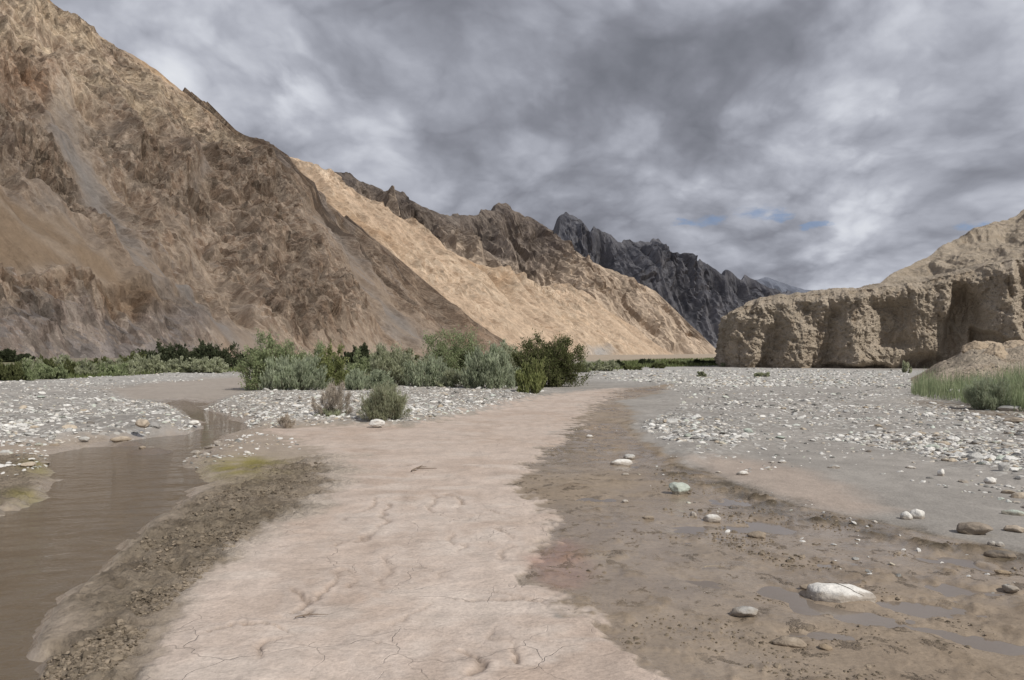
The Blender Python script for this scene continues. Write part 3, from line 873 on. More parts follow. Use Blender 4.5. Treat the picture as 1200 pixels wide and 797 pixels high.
# ------------------------------------------------------------------ conglomerate cliff and hillside on the right
def cliff_material(name, cobble=True):
    m, k, b = new_mat(name)
    pos = k.new('ShaderNodeNewGeometry').outputs['Position']
    strat = k.noise(k.scale(pos, (.05, .05, .9)), 1.0, 5, .6, .4)
    mot = k.noise(pos, .35, 7, .6, .3)
    c = k.mix(k.range(strat, .38, .62), (.455, .39, .31), (.40, .335, .26))
    c = k.mix(k.range(mot, .42, .66), c, (.51, .435, .35))
    vert = k.noise(k.scale(pos, (.9, .9, .10)), 1.0, 5, .6, .5)
    c = k.mix(k.math('MULTIPLY', k.range(vert, .52, .68), .5), c, (.29, .22, .155))
    v1 = k.voronoi(pos, 2.1); v2 = k.voronoi(pos, 5.0)
    vc = k.new('ShaderNodeSeparateColor'); k.put(vc.inputs[0], k.voronoi(pos, 2.1, out='Color'))
    cob = k.math('MULTIPLY', k.range(v1, .22, .36, 1.0, 0.0), k.range(vc.outputs[0], .45, .6))
    cob = k.math('MULTIPLY', cob, k.attr('cobble'))
    c = k.mix(k.math('MULTIPLY', cob, .75), c, k.mix(vc.outputs[1], (.30, .25, .20), (.52, .45, .36)))
    fine = k.noise(pos, 7, 6, .65)
    c = k.mix(1.0, c, k.ramp(fine, [(.3, .78), (.5, 1.0), (.7, 1.18)]), 'MULTIPLY')
    k.put(b.inputs['Base Color'], c)
    h = k.math('ADD', k.math('MULTIPLY', cob, .22), k.math('ADD', k.math('MULTIPLY', fine, .16), k.math('MULTIPLY', k.range(v2, .1, .5, 1, 0), .05)))
    h = k.math('ADD', h, k.math('MULTIPLY', k.noise(pos, 1.6, 5, .6), .35))
    k.put(b.inputs['Normal'], k.bump(h, 1.0, 1.5))
    b.inputs['Specular IOR Level'].default_value = .1
    return m


def build_cliff(mat):
    # the foot of the wall in plan: it comes out of the distance on the left, turns the corner and runs to the right
    path = np.array([(36.0, 135.0)] + [[(px - CX) / FPX * Y, Y] for px, Y in [(846, 99), (848, 93.5), (853, 90.5), (862, 89), (900, 87.5), (1000, 84), (1100, 81), (1200, 78), (1330, 74)]])
    seg = np.hypot(*np.diff(path, axis=0).T); cum = np.concatenate([[0], np.cumsum(seg)])
    ns, nh, ntop = 760, 210, 60
    sL = np.concatenate([np.linspace(0, cum[1], 60)[:-1], np.linspace(cum[1], cum[-1], ns - 59)])
    X = np.interp(sL, cum, path[:, 0]); Y = np.interp(sL, cum, path[:, 1])
    # round the corner a little
    for _ in range(30):
        X[61:-1] = (X[60:-2] + 2 * X[61:-1] + X[62:]) / 4; Y[61:-1] = (Y[60:-2] + 2 * Y[61:-1] + Y[62:]) / 4
    tx, ty = np.gradient(X), np.gradient(Y); tl = np.hypot(tx, ty); nx, ny = ty / tl, -tx / tl        # outward, towards the river
    px = CX + X / Y * FPX
    corner = int(np.argmin(np.abs(sL - cum[1])))
    pe = px.copy(); pe[:corner] = px[corner] - (sL[corner] - sL[:corner]) * 6
    brink = np.array([(500, 368), (846, 366), (852, 361), (880, 353), (910, 347), (950, 343), (1000, 338), (1030, 335), (1060, 331), (1090, 327), (1110, 322), (1130, 317), (1150, 311), (1180, 305), (1200, 303), (1260, 294), (1330, 287)], float)
    by = np.interp(pe, brink[:, 0], brink[:, 1])
    H = EYE + (HY - by) / FPX * np.minimum(Y, 93)
    t = np.linspace(0, 1, nh)
    T, PX = np.meshgrid(t, pe, indexing='ij')
    HH = np.broadcast_to(H, T.shape); XX = np.broadcast_to(X, T.shape); YY = np.broadcast_to(Y, T.shape)
    Zz = -.5 + T * (HH + .5)
    out = np.zeros_like(T)
    pw = PX + 5 * fbm(PX * .04, T * 3, oct=3, seed=399)
    # buttresses (+) and alcoves (-): photo column, half width, depth, top fraction, lean of the axis
    for (c, w, dep, t0, t1, lean, sharp) in [(866, 9, -1.1, .0, .70, 6, 4), (888, 9, .5, .0, .85, 0, 3), (903, 11, -2.4, .0, .62, 16, 3), (936, 24, 1.0, .0, .78, -4, 3), (972, 13, -2.2, .0, .80, 26, 3), (1000, 20, 1.2, 0, .95, 6, 3),
                                             (1048, 24, -2.6, .30, .82, -10, 4), (1052, 15, -.8, .0, .4, 0, 3), (1078, 8, .6, .1, .95, 0, 3), (1096, 22, -2.2, .0, .62, 22, 4), (1122, 11, -2.7, .0, .90, 10, 5), (1140, 10, -2.2, 0, .80, -4, 4),
                                             (1178, 26, 1.2, .0, 1.0, 0, 4), (1205, 10, -2.0, .4, .95, 0, 4), (1240, 16, -3.5, 0, .9, 0, 4), (1290, 26, 1.5, 0, 1, 0, 4)]:
        cc = c + lean * (T - .5)
        g = 1 / (1 + (np.abs(pw - cc) / (w * (1.15 - .3 * T))) ** sharp)
        out += dep * g * sst(t1 + .07, t1 - .10, T + .10 * perlin(PX * .06, T * 2, seed=c)) * (sst(t0 - .10, t0 + .04, T) if t0 > 0 else 1)
    out *= np.where(PX < 1100, .55, .9)
    under = sst(.13, .04, T + .05 * perlin(PX * .05, T * 0, seed=3)) * (np.exp(-((PX - 1012) / 36) ** 2) * 1.8 + .25) + sst(.30, .10, T) * np.exp(-((PX - 1082) / 30) ** 2) * 2.6
    out -= under
    edge_l = .47 - .0030 * (PX - 1138) + .03 * perlin(PX * .1, T * 0 + .5, seed=12)
    out -= 1.8 * sst(.0, .05, edge_l - T) * sst(1136, 1146, PX)
    flute = ridged(XX * .26 + YY * .2 + .25 * fbm(XX * .3, Zz * .3, oct=2, seed=400), Zz * .05, oct=5, seed=401, gain=.56)
    lump = fbm(XX * .8, YY * .8, Zz * .8, oct=5, seed=405, gain=.66)
    knob = np.abs(perlin(XX * 1.5, YY * 1.5, Zz * 1.7, seed=409)) + .6 * np.abs(perlin(XX * 3.3, YY * 3.3, Zz * 3.5, seed=410))
    smooth_face = np.clip(sst(-.8, -2.4, out), 0, 1)
    out += .95 * (flute - .9) +   .34 * lump * (1 - .6 * smooth_face) - .30 * (knob - .3) * (1 - .75 * smooth_face)
    lean = .09 * Zz + 1.3 * sst(.86, 1.0, T) ** 2
    d = out - lean
    P = np.stack([XX + nx * d, YY + ny * d, Zz], -1)
    notch = .24 * fbm(sL * .5, sL * 0 + 3.3, oct=4, seed=411) - .55 * sst(.25, .6, perlin(sL * .33, sL * 0 + 1.5, seed=413))
    P[..., 2] += notch * sst(.72, 1.0, t)[:, None]
    # terrace on top, sloping gently up and away, with a shallow bank along the brink
    w = np.linspace(0, 1, ntop + 1)[1:] ** 1.5
    top = P[-1]; rows = []
    for wi in w:
        dist = 60 * wi
        bx, byy = top[:, 0] + np.maximum(-nx, .2) * dist * .8, top[:, 1] + np.maximum(-ny, .55) * dist
        rise = (.020 * dist + .40 * sst(0, .05, wi)) + .35 * fbm(bx * .12, byy * .12, oct=4, seed=421) * min(1, wi * 4) + .35 * (ridged(bx * .4, byy * .12, oct=3, seed=423) - .8) * min(1, wi * 10)
        rows.append(np.stack([bx, byy, top[:, 2] - notch * sst(0, .10, wi) + rise - max(0, wi - .93) * 300], 1))
    allP = np.concatenate([P, np.stack(rows)])
    nr = nh + ntop
    me = mesh_np('cliff', allP.reshape(-1, 3), grid_quads(nr, ns), None, True, mat)
    cob = np.clip(.65 + .9 * fbm(XX * .25, Zz * .25, oct=3, seed=431), 0, 1) * (1 - .7 * smooth_face)
    add_attr(me, 'cobble', np.concatenate([cob, np.full((ntop, ns), .35)]).ravel())
    return tag(link('cliff', me), 'eroded tan conglomerate river cliff with fluted wall and dark alcoves on the right', kind='structure')


def build_hillside(mat):
    """the slope of earth pillars above the cliff"""
    ns, nt = 420, 260
    u = np.linspace(0, 1, ns); t = np.linspace(0, 1, nt)
    T, U = np.meshgrid(t, u, indexing='ij')
    # crest: photo columns rising to the right, about 170 m away
    cpx = np.array([1030, 1040, 1060, 1090, 1105, 1120, 1140, 1160, 1180, 1190, 1200, 1240, 1320, 1450], float)
    cpy = np.array([333, 324, 313, 300, 287, 281, 271, 262, 258, 254, 246, 228, 195, 150], float)
    PX = 1028 + U * (1450 - 1028)
    cy = np.interp(PX, cpx, cpy)
    Y0 = 118.0; Y1 = np.interp(PX, [1028, 1200, 1450], [135, 185, 230])
    zc = EYE + (HY - cy) / FPX * Y1
    Y = Y0 + (Y1 - Y0) * T
    zb = 8.5
    prof = T ** .9
    X = (PX - CX) / FPX * Y
    Z = zb + (zc - zb) * prof
    # pillars and gullies
    n = ridged(X * .13, Y * .045, oct=5, seed=451, gain=.58)
    ter = fbm(X * .05, Y * .06, oct=3, seed=455)
    step = 3.2 * sst(.05, .35, ter + .25 * n) + 2.2 * sst(.35, .6, ter + .3 * n)
    amp = sst(0, .1, T) * np.clip((zc - zb) / 14, .05, 1)
    pil = sst(.15, .6, fbm(X * .035 + 3, Y * .03, oct=2, seed=459)) * sst(.1, .3, T)
    Z = Z + amp * ((.5 + 1.5 * pil) * (n - .8) * sst(1.0, .8, T) + (step - 2.2) * (.25 + .8 * pil) * sst(1.0, .8, T) + .35 * fbm(X * .4, Y * .3, oct=4, seed=457))
    P = np.stack([X, Y, Z], -1)
    back = np.stack([np.stack([P[-1, :, 0] + 30 * w, P[-1, :, 1] + 60 * w, P[-1, :, 2] * (1 - w) - 2 * w], 1) for w in np.linspace(0, 1, 9)[1:]])
    allP = np.concatenate([P, back])
    me = mesh_np('hillside', allP.reshape(-1, 3), grid_quads(nt + 8, ns), None, True, mat)
    add_attr(me, 'cobble', np.full(allP.shape[0] * allP.shape[1], .25))
    return tag(link('hillside', me), 'pale tan hillside of eroded earth pillars rising above the right cliff', kind='structure')


def build_mound(mat):
    # heap of fallen earth in front of the cliff, behind the grass
    xs = np.linspace(14.5, 46, 200); ys = np.linspace(29, 62, 150)
    Y, X = np.meshgrid(ys, xs, indexing='ij')
    PX = CX + X / Y * FPX
    top = np.interp(PX, [1060, 1075, 1100, 1120, 1140, 1165, 1180, 1200, 1260, 1400], [0, .30, .95, 1.35, 1.85, 2.0, 1.85, 2.05, 2.4, 3.0])
    prof = sst(33, 41, Y) * sst(60, 50, Y)
    Z = top * prof + .30 * fbm(X * .5, Y * .5, oct=5, seed=471) * np.clip(top, 0, 1) * prof - .12 + .10 * (ridged(X * 1.1, Y * 1.1, oct=3, seed=473) - .8) * np.clip(top, 0, 1) * prof
    me = mesh_np('earth_mound', np.stack([X, Y, Z], -1).reshape(-1, 3), grid_quads(150, 200), None, True, mat)
    add_attr(me, 'cobble', np.full(X.size, .5))
    return tag(link('earth_mound', me), 'heap of fallen tan earth at the foot of the cliff behind the reeds', kind='structure')


# ------------------------------------------------------------------ stones
PHI = (1 + 5 ** .5) / 2
ICO_V = np.array([(-1, PHI, 0), (1, PHI, 0), (-1, -PHI, 0), (1, -PHI, 0), (0, -1, PHI), (0, 1, PHI), (0, -1, -PHI), (0, 1, -PHI), (PHI, 0, -1), (PHI, 0, 1), (-PHI, 0, -1), (-PHI, 0, 1)], float)
ICO_V /= np.linalg.norm(ICO_V[0])
ICO_F = np.array([(0, 11, 5), (0, 5, 1), (0, 1, 7), (0, 7, 10), (0, 10, 11), (1, 5, 9), (5, 11, 4), (11, 10, 2), (10, 7, 6), (7, 1, 8), (3, 9, 4), (3, 4, 2), (3, 2, 6), (3, 6, 8), (3, 8, 9), (4, 9, 5), (2, 4, 11), (6, 2, 10), (8, 6, 7), (9, 8, 1)])


def ico(sub):
    v = ICO_V.copy(); f = ICO_F.copy()
    for _ in range(sub):
        cache = {}; nv = list(v); nf = []
        def mid(a, b):
            key = (min(a, b), max(a, b))
            if key not in cache:
                p = (nv[a] + nv[b]) / 2; nv.append(p / np.linalg.norm(p)); cache[key] = len(nv) - 1
            return cache[key]
        for a, b, c in f:
            ab, bc, ca = mid(a, b), mid(b, c), mid(c, a)
            nf += [(a, ab, ca), (b, bc, ab), (c, ca, bc), (ab, bc, ca)]
        v = np.array(nv); f = np.array(nf)
    return v, f


def stone_shape(sub, seed, angular=.5, flat=.6, detail=.025, lump=.16):
    """a worn stone: cut by planes, then roughened; about 1 m long"""
    v, f = ico(sub); r = np.random.default_rng(seed)
    v = v.copy()
    for _ in range(int(5 + 6 * angular)):
        n = r.normal(size=3); n /= np.linalg.norm(n); off = r.uniform(.55, .9) if angular > .3 else r.uniform(.75, .95)
        d = v @ n - off
        v = v - np.where(d > 0, d * (.55 + .45 * angular), 0)[:, None] * n
    v += (fbm(v[:, 0] * 1.6 + seed, v[:, 1] * 1.6, v[:, 2] * 1.6, oct=2, seed=seed) * lump)[:, None] * v
    if sub > 2:
        v += (fbm(v[:, 0] * 6 + seed, v[:, 1] * 6, v[:, 2] * 6, oct=3, seed=seed + 3) * detail)[:, None] * v
    v *= np.array([1, r.uniform(.6, .92), flat])
    v /= (v[:, 0].max() - v[:, 0].min())
    return v, f


def stone_material(name, stops, island=False, speck=.4, rough=.85):
    m, k, b = new_mat(name)
    pos = k.new('ShaderNodeNewGeometry')
    if island:
        rnd = pos.outputs['Random Per Island']
    else:
        rnd = k.new('ShaderNodeObjectInfo').outputs['Random']
    c = k.ramp(rnd, stops)
    P = pos.outputs['Position']
    c = k.mix(1.0, c, k.ramp(k.noise(P, 9, 6, .65), [(.3, 1 - speck), (.5, 1.0), (.7, 1.12)]), 'MULTIPLY')
    c = k.mix(1.0, c, k.ramp(k.noise(P, 70, 4, .7), [(.32, .75), (.48, 1.0)]), 'MULTIPLY')
    if not island:
        sz = k.new('ShaderNodeSeparateXYZ'); k.put(sz.inputs[0], P)
        mudline = k.range(k.math('ADD', sz.outputs[2], k.math('MULTIPLY', k.math('SUBTRACT', k.noise(P, 13, 5, .65), .5), .09)), .012, .05, .72, 0.0)
        c = k.mix(mudline, c, (.25, .20, .15))
    k.put(b.inputs['Base Color'], c)
    b.inputs['Roughness'].default_value = rough
    k.put(b.inputs['Normal'], k.bump(k.math('ADD', k.math('MULTIPLY', k.noise(P, 22, 5, .6), .02), k.math('MULTIPLY', k.noise(P, 90, 4), .005)), .6, 1.0))
    return m


STOPS = [(0, (.16, .155, .145)), (.16, (.34, .335, .315)), (.36, (.60, .585, .555)), (.7, (.75, .735, .70)), (.86, (.47, .40, .31)), (.93, (.56, .60, .54)), (1.0, (.68, .67, .65))]


def scatter_px(n, poly_px, r):
    """points spread evenly as the photograph shows them, inside a polygon"""
    poly = np.array(poly_px, float); lo, hi = poly.min(0), poly.max(0)
    pts = []
    while sum(len(p) for p in pts) < n:
        a = r.uniform(lo, hi, (n * 3, 2))
        ok = sdf_poly(a[:, 0], a[:, 1], poly) > 0
        pts.append(a[ok])
    a = np.concatenate(pts)[:n]
    t = EYE * FPX / (a[:, 1] - HY)
    return (a[:, 0] - CX) / FPX * t, t


def cobbles(mat_i, mat_s):
    r = np.random.default_rng(11)
    polyR = [(690, 438), (845, 433), (1060, 436), (1075, 462), (1210, 500), (1320, 520), (1320, 560), (1200, 560), (1110, 541), (1000, 520), (930, 515), (880, 520), (830, 540), (775, 522), (750, 500), (790, 480), (800, 462), (760, 450)]
    polyF = [(690, 436), (845, 432), (1060, 435), (1075, 455), (900, 455), (800, 455), (700, 444)]
    polyR2 = [(800, 525), (930, 515), (1110, 541), (1260, 566), (1260, 610), (1100, 570), (950, 545), (850, 560)]
    polyC = [(240, 478), (290, 462), (400, 456), (600, 456), (640, 460), (600, 472), (545, 487), (480, 499), (415, 497), (330, 500), (292, 503), (286, 490), (262, 482)]
    polyL = [(-60, 448), (120, 445), (200, 439), (285, 438), (288, 442), (180, 450), (120, 458), (155, 470), (195, 471), (212, 481), (234, 497), (215, 504), (130, 512), (60, 522), (-60, 524)]
    polyL2 = [(-40, 528), (56, 524), (56, 545), (20, 560), (-40, 566)]
    polyB = [(212, 520), (300, 505), (380, 522), (300, 535), (240, 546), (214, 542)]
    polyW = [(700, 500), (760, 505), (820, 550), (1060, 612), (1190, 650), (1190, 700), (900, 660), (760, 590), (705, 560)]
    polyS = [(1080, 462), (1200, 478), (1200, 492), (1150, 480), (1090, 468)]
    specs = [(polyR, 11500, .060, 'right'), (polyF, 5600, .105, 'right'), (polyR2, 520, .045, 'right'), (polyC, 5200, .056, 'centre'), (polyL, 8500, .058, 'left'), (polyL2, 260, .05, 'left'), (polyB, 260, .055, 'shore'), (polyW, 60, .032, 'wet'), (polyS, 90, .10, 'right')]
    X, Y, D, W = [], [], [], []
    for poly, n, med, wh in specs:
        x, y = scatter_px(n, poly, r)
        clump = fbm(x * .35, y * .35, oct=3, seed=501)
        keep = (r.random(n) < np.clip(.62 + 1.3 * clump, .12, 1)) if wh not in ('wet', 'centre') else np.ones(n, bool)
        s = med * np.exp(r.normal(-.05, .62, n)) * np.where(y > 40, 1.25, 1.0)
        X.append(x[keep]); Y.append(y[keep]); D.append(np.clip(s, .022, .27 if wh != 'wet' else .06)[keep]); W += [wh] * keep.sum()
    X = np.concatenate(X); Y = np.concatenate(Y); D = np.concatenate(D); W = np.array(W)
    Zs = zones(X, Y); H = height(X, Y, Zs)
    ok = (Zs['d_stream'] < .004) & ((Zs['track'] < .4) | (W == 'centre'))
    X, Y, D, W, H = X[ok], Y[ok], D[ok], W[ok], H[ok]
    app = D / Y * FPX * ((np.abs(X / Y) < .66))
    order = np.argsort(-app)
    single = order[:285]; rest = order[285:]
    # individuals
    protos = []
    for i in range(16):
        v, f = stone_shape(2, 40 + i, [.6, 1.0, .8, .5][i % 4], [.42, .36, .5, .3][i % 4])
        protos.append((v, f))
    kinds = [('white', [(0, (.66, .65, .62)), (1, (.76, .75, .72))]), ('light grey', [(0, (.42, .415, .40)), (1, (.52, .515, .49))]), ('grey', [(0, (.25, .245, .235)), (1, (.34, .33, .315))]),
             ('buff', [(0, (.42, .355, .27)), (1, (.52, .45, .36))]), ('greenish', [(0, (.40, .44, .39)), (1, (.50, .54, .48))])]
    mats = [stone_material(kn.replace(' ', '_') + '_cobble', st) for kn, st in kinds]
    meshes = {}
    shape_word = ['rounded', 'angular', 'blocky', 'flat']
    def where(px, py, wh):
        if wh == 'right':
            if py > 525: return 'on grey silt ' + ('right of the lone greenish slab' if px < 900 else 'left of the touching white pair' if px < 1060 else 'behind the angular brown rock' if px < 1150 else 'at the right edge')
            if px > 1040: return 'on the right shingle bar below the reeds'
            if py < 470: return 'on the right shingle bar towards the cliff'
            if px < 880: return 'on the right shingle bar beside wet mud'
            return 'in the middle of the right shingle bar' + (', nearer the mud' if py > 500 else ', farther back')
        if wh == 'centre':
            return 'in the stone bank %s' % ('between stream and dry bush' if px < 370 else 'between green bushes and track')
        if wh == 'left':
            if py > 522: return 'on the muddy spit left of the stream'
            if py < 462: return 'on the far left shingle below the scrub strip'
            return 'on the left shingle bar %s' % ('at the stream bend' if px > 130 else 'near the left edge')
        if wh == 'shore': return 'on the silt shore beside the algae, right of the stream'
        return 'half sunk in the wet brown mud'
    groups = {'right': 'cobbles on the right shingle bar', 'centre': 'cobbles in front of the bushes', 'left': 'cobbles on the left shingle bar', 'shore': 'cobbles on the stream shore', 'wet': 'small stones in the wet mud'}
    for i in single:
        ki = r.choice(5, p=[.38, .30, .14, .12, .06]); pi = int(r.integers(16))
        key = (ki, pi)
        if key not in meshes:
            meshes[key] = mesh_np('cobble', protos[pi][0], None, protos[pi][1], False, mats[ki])
        o = bpy.data.objects.new('cobble', meshes[key])
        COL.objects.link(o)
        s = D[i]; o.scale = (s, s, s)
        o.location = (X[i], Y[i], H[i] + s * r.uniform(-.05, .06))
        o.rotation_euler = (r.normal(0, .18), r.normal(0, .18), r.uniform(0, 6.28))
        pxx, pyy = CX + X[i] / Y[i] * FPX, HY + EYE / Y[i] * FPX
        size = 'large ' if app[i] > 13 else ('small ' if app[i] < 8.5 else '')
        tag(o, '%s%s %s cobble %s' % (size, shape_word[pi % 4], kinds[ki][0], where(pxx, pyy, W[i])), 'cobble', groups[W[i]])
    # the remaining shingle as one mesh
    V, F, off = [], [], 0
    lib0 = [stone_shape(0, 70 + i, .35, r.uniform(.35, .6)) for i in range(16)]
    lib1 = [stone_shape(1, 90 + i, .8, r.uniform(.28, .5)) for i in range(30)]
    for i in rest:
        v, f = (lib1 if app[i] > 3.2 else lib0)[r.integers(16)]
        a = r.uniform(0, 6.28); ca, sa = math.cos(a), math.sin(a)
        s = D[i]
        tl = r.normal(0, .22)
        x = v[:, 0] * ca - v[:, 1] * sa; y = v[:, 0] * sa + v[:, 1] * ca; z = v[:, 2] + tl * v[:, 0]
        V.append(np.stack([x * s + X[i], y * s + Y[i], z * s + H[i] + .04 * s], 1)); F.append(f + off); off += len(v)
    me = mesh_np('shingle', np.concatenate(V), None, np.concatenate(F), False, mat_i)
    tag(link('shingle', me), 'grey and white shingle strewn over the river bars', kind='stuff')


def place_stone(px, py, w, h, seed, label, mat, name='stone', angular=.5, tilt=0.0, rz=None, sub=4, sink=.28, cat='stone', group=None):
    """px, py: middle of the stone's foot in the photograph; w, h its size there in pixels"""
    p = at(px, py)
    z = float(height(p[0], p[1])[0])
    p = at(px, py, z)
    W = w / FPX * p[1]; Hh = h / FPX * p[1]
    v, f = stone_shape(sub, seed, angular, 1.0, lump=.16 if sub < 5 else .09, detail=.025 if sub < 5 else .016)
    sp = v.max(0) - v.min(0); v = (v - (v.max(0) + v.min(0)) / 2) / sp
    dep = min(W * .75, max(W * .45, Hh * 1.6))
    view = math.atan2(EYE, p[1])
    hz = max(.25 * W, (Hh - dep * math.sin(view) * .6) / math.cos(view)) * (1 + sink)
    v *= np.array([W, dep, hz])
    if tilt:
        c, s = math.cos(tilt), math.sin(tilt)
        v = np.stack([v[:, 0] * c - v[:, 2] * s, v[:, 1], v[:, 0] * s + v[:, 2] * c], 1)
    v[:, 2] += hz * (.5 - sink)
    me = mesh_np(name, v, None, f, True, mat)
    o = link(name, me, loc=(p[0], p[1] + dep * .35, z))
    o.rotation_euler = (0, 0, -math.atan2(p[0], p[1]) if rz is None else rz)
    tag(o, label, cat, group)
    return o


# ------------------------------------------------------------------ plants
def leaf_material(name, ca, cb, trans=.48):
    m, k, b = new_mat(name)
    g = k.new('ShaderNodeNewGeometry')
    c = k.mix(g.outputs['Random Per Island'], ca, cb)
    c = k.mix(1.0, c, k.ramp(k.noise(g.outputs['Position'], 1.6, 3), [(.3, .72), (.5, 1.0), (.7, 1.25)]), 'MULTIPLY')
    k.put(b.inputs['Base Color'], c)
    b.inputs['Roughness'].default_value = .75
    tr = k.new('ShaderNodeBsdfTranslucent'); k.put(tr.inputs[0], c)
    mx = k.new('ShaderNodeMixShader'); mx.inputs[0].default_value = trans
    out = [n for n in k.n if n.type == 'OUTPUT_MATERIAL'][0]
    k.l.new(b.outputs[0], mx.inputs[1]); k.l.new(tr.outputs[0], mx.inputs[2]); k.l.new(mx.outputs[0], out.inputs[0])
    return m


def bark_material(name, ca, cb):
    m, k, b = new_mat(name)
    g = k.new('ShaderNodeNewGeometry')
    k.put(b.inputs['Base Color'], k.mix(g.outputs['Random Per Island'], ca, cb))
    return m


def tubes(paths, radii, sides=3):
    """paths: (n, m, 3), radii (n, m)"""
    n, m, _ = paths.shape
    tng = np.gradient(paths, axis=1); tng /= np.linalg.norm(tng, axis=2, keepdims=True) + 1e-9
    ref = np.where(np.abs(tng[..., 2:3]) > .9, np.array([1.0, 0, 0]), np.array([0, 0, 1.0]))
    a = np.cross(tng, ref); a /= np.linalg.norm(a, axis=2, keepdims=True) + 1e-9
    b = np.cross(tng, a)
    V = []
    for s in range(sides):
        th = 2 * math.pi * s / sides
        V.append(paths + (a * math.cos(th) + b * math.sin(th)) * radii[..., None])
    V = np.stack(V, 2).reshape(-1, 3)                       # n, m, sides
    idx = np.arange(n * m * sides).reshape(n, m, sides)
    q = np.stack([idx[:, :-1, :], np.roll(idx, -1, 2)[:, :-1, :], np.roll(idx, -1, 2)[:, 1:, :], idx[:, 1:, :]], -1).reshape(-1, 4)
    return V, q


def leaves(c, d, L, Wd, r):
    """rhombic leaves at points c along directions d"""
    n = len(c)
    d = d / (np.linalg.norm(d, axis=1, keepdims=True) + 1e-9)
    w = np.cross(d, r.normal(size=(n, 3))); w /= np.linalg.norm(w, axis=1, keepdims=True) + 1e-9
    L = np.broadcast_to(L, (n,))[:, None]; Wd = np.broadcast_to(Wd, (n,))[:, None]
    V = np.stack([c - d * L * .5, c + w * Wd * .5 + d * L * .05, c + d * L * .5, c - w * Wd * .5 + d * L * .05], 1).reshape(-1, 3)
    return V, np.arange(n * 4).reshape(n, 4)


def shrub_meshes(seed, rx, hh, nst, ntw, nlf, leafL, leafW, spread=1.0, droop=.15, upright=.0, stem_r=.018, gap=.0):
    """stems fan out from the foot, each with twigs, each twig with leaves. Returns (stem verts, quads), (leaf verts, quads)"""
    r = np.random.default_rng(seed)
    K = max(14, int(nlf / 90))
    def lobes(a):
        return 1 + .16 * np.sin(a * 2 + seed) + .12 * np.sin(a * 5 + seed * 2)
    # leaf clumps through a domed volume, most of them near its surface
    az = r.uniform(0, 2 * math.pi, K); el = np.arcsin(r.uniform(.0, 1, K) ** (1.0 - .3 * upright)); rr = r.uniform(.18, 1, K) ** .45
    lump = .80 + .45 * r.random(K) * (1 if K > 20 else .6)
    cx_, cy_, cz_ = np.cos(az) * np.cos(el) ** .7, np.sin(az) * np.cos(el) ** .7, np.sin(el)
    ctr = np.stack([cx_ * rx * rr * lobes(az) * .92 * np.minimum(lump, 1.08), cy_ * rx * .8 * rr * lobes(az) * .92 * np.minimum(lump, 1.08), (cz_ * rr * lump) * hh * .92 + hh * .07], 1)
    ctr[:, 2] = np.minimum(ctr[:, 2], hh * 1.08)
    # stems from the foot to some of the clumps
    pick = r.integers(0, K, nst); tip = ctr[pick]
    foot = np.stack([tip[:, 0] * .35, tip[:, 1] * .35, np.full(nst, -.05)], 1) + r.normal(0, .05 * rx, (nst, 3)) * np.array([1, 1, 0])
    t = np.linspace(0, 1, 6)[None, :, None]
    ctrl = foot * .55 + tip * .45 + np.array([0, 0, 1.0]) * hh * .15 + r.normal(0, .05 * rx, (nst, 3))
    path = (1 - t) ** 2 * foot[:, None] + 2 * t * (1 - t) * ctrl[:, None] + t * t * tip[:, None]
    sr = stem_r * .7 * (1 - .75 * np.linspace(0, 1, 6))[None, :] * r.uniform(.7, 1.2, (nst, 1))
    SV, SQ = tubes(path, sr, 4)
    # twigs spray out of every clump
    sg = np.array([.15 * rx, .14 * rx, .11 * hh])
    ti = r.integers(0, K, ntw)
    od = ctr[ti] / np.array([rx, rx * .8, hh]) * .7 + np.array([0, 0, .55 + upright * 1.2]) + r.normal(0, .45 * (1 - .5 * upright), (ntw, 3))
    od /= np.linalg.norm(od, axis=1, keepdims=True)
    tl = r.uniform(.10, .26, ntw) * np.where(r.random(ntw) < .18, 1.9, 1.0) * min(rx, hh) * (1 + .8 * upright)
    p0 = ctr[ti] - od * tl[:, None] * .6 + r.normal(0, .35, (ntw, 3)) * sg
    p1 = p0 + od * tl[:, None] * 1.4; p1[:, 2] -= droop * tl
    p0[:, 2] = np.maximum(p0[:, 2], .0); p1[:, 2] = np.maximum(p1[:, 2], .03)
    tw = np.stack([p0, (p0 + p1) / 2 + np.array([0, 0, .015]) * hh, p1], 1)
    TV, TQ = tubes(tw, np.tile(np.array([[.30, .22, .1]]) * stem_r, (ntw, 1)), 3)
    # leaves along the twigs
    li = r.integers(0, ntw, nlf); lt = r.uniform(.0, 1.08, nlf)[:, None]
    lc = tw[li, 0] * (1 - lt) ** 2 + 2 * lt * (1 - lt) * tw[li, 1] + lt * lt * tw[li, 2] + r.normal(0, .30, (nlf, 3)) * sg
    ld = od[li] * .9 + r.normal(0, .5 * (1 - .4 * upright), (nlf, 3)) + np.array([0, 0, .15 + upright])
    lc[:, 2] = np.maximum(lc[:, 2], .01)
    LV, LQ = leaves(lc, ld, leafL * r.uniform(.6, 1.3, nlf), leafW * r.uniform(.7, 1.3, nlf), r)
    return (SV, SQ), (TV, TQ), (LV, LQ)


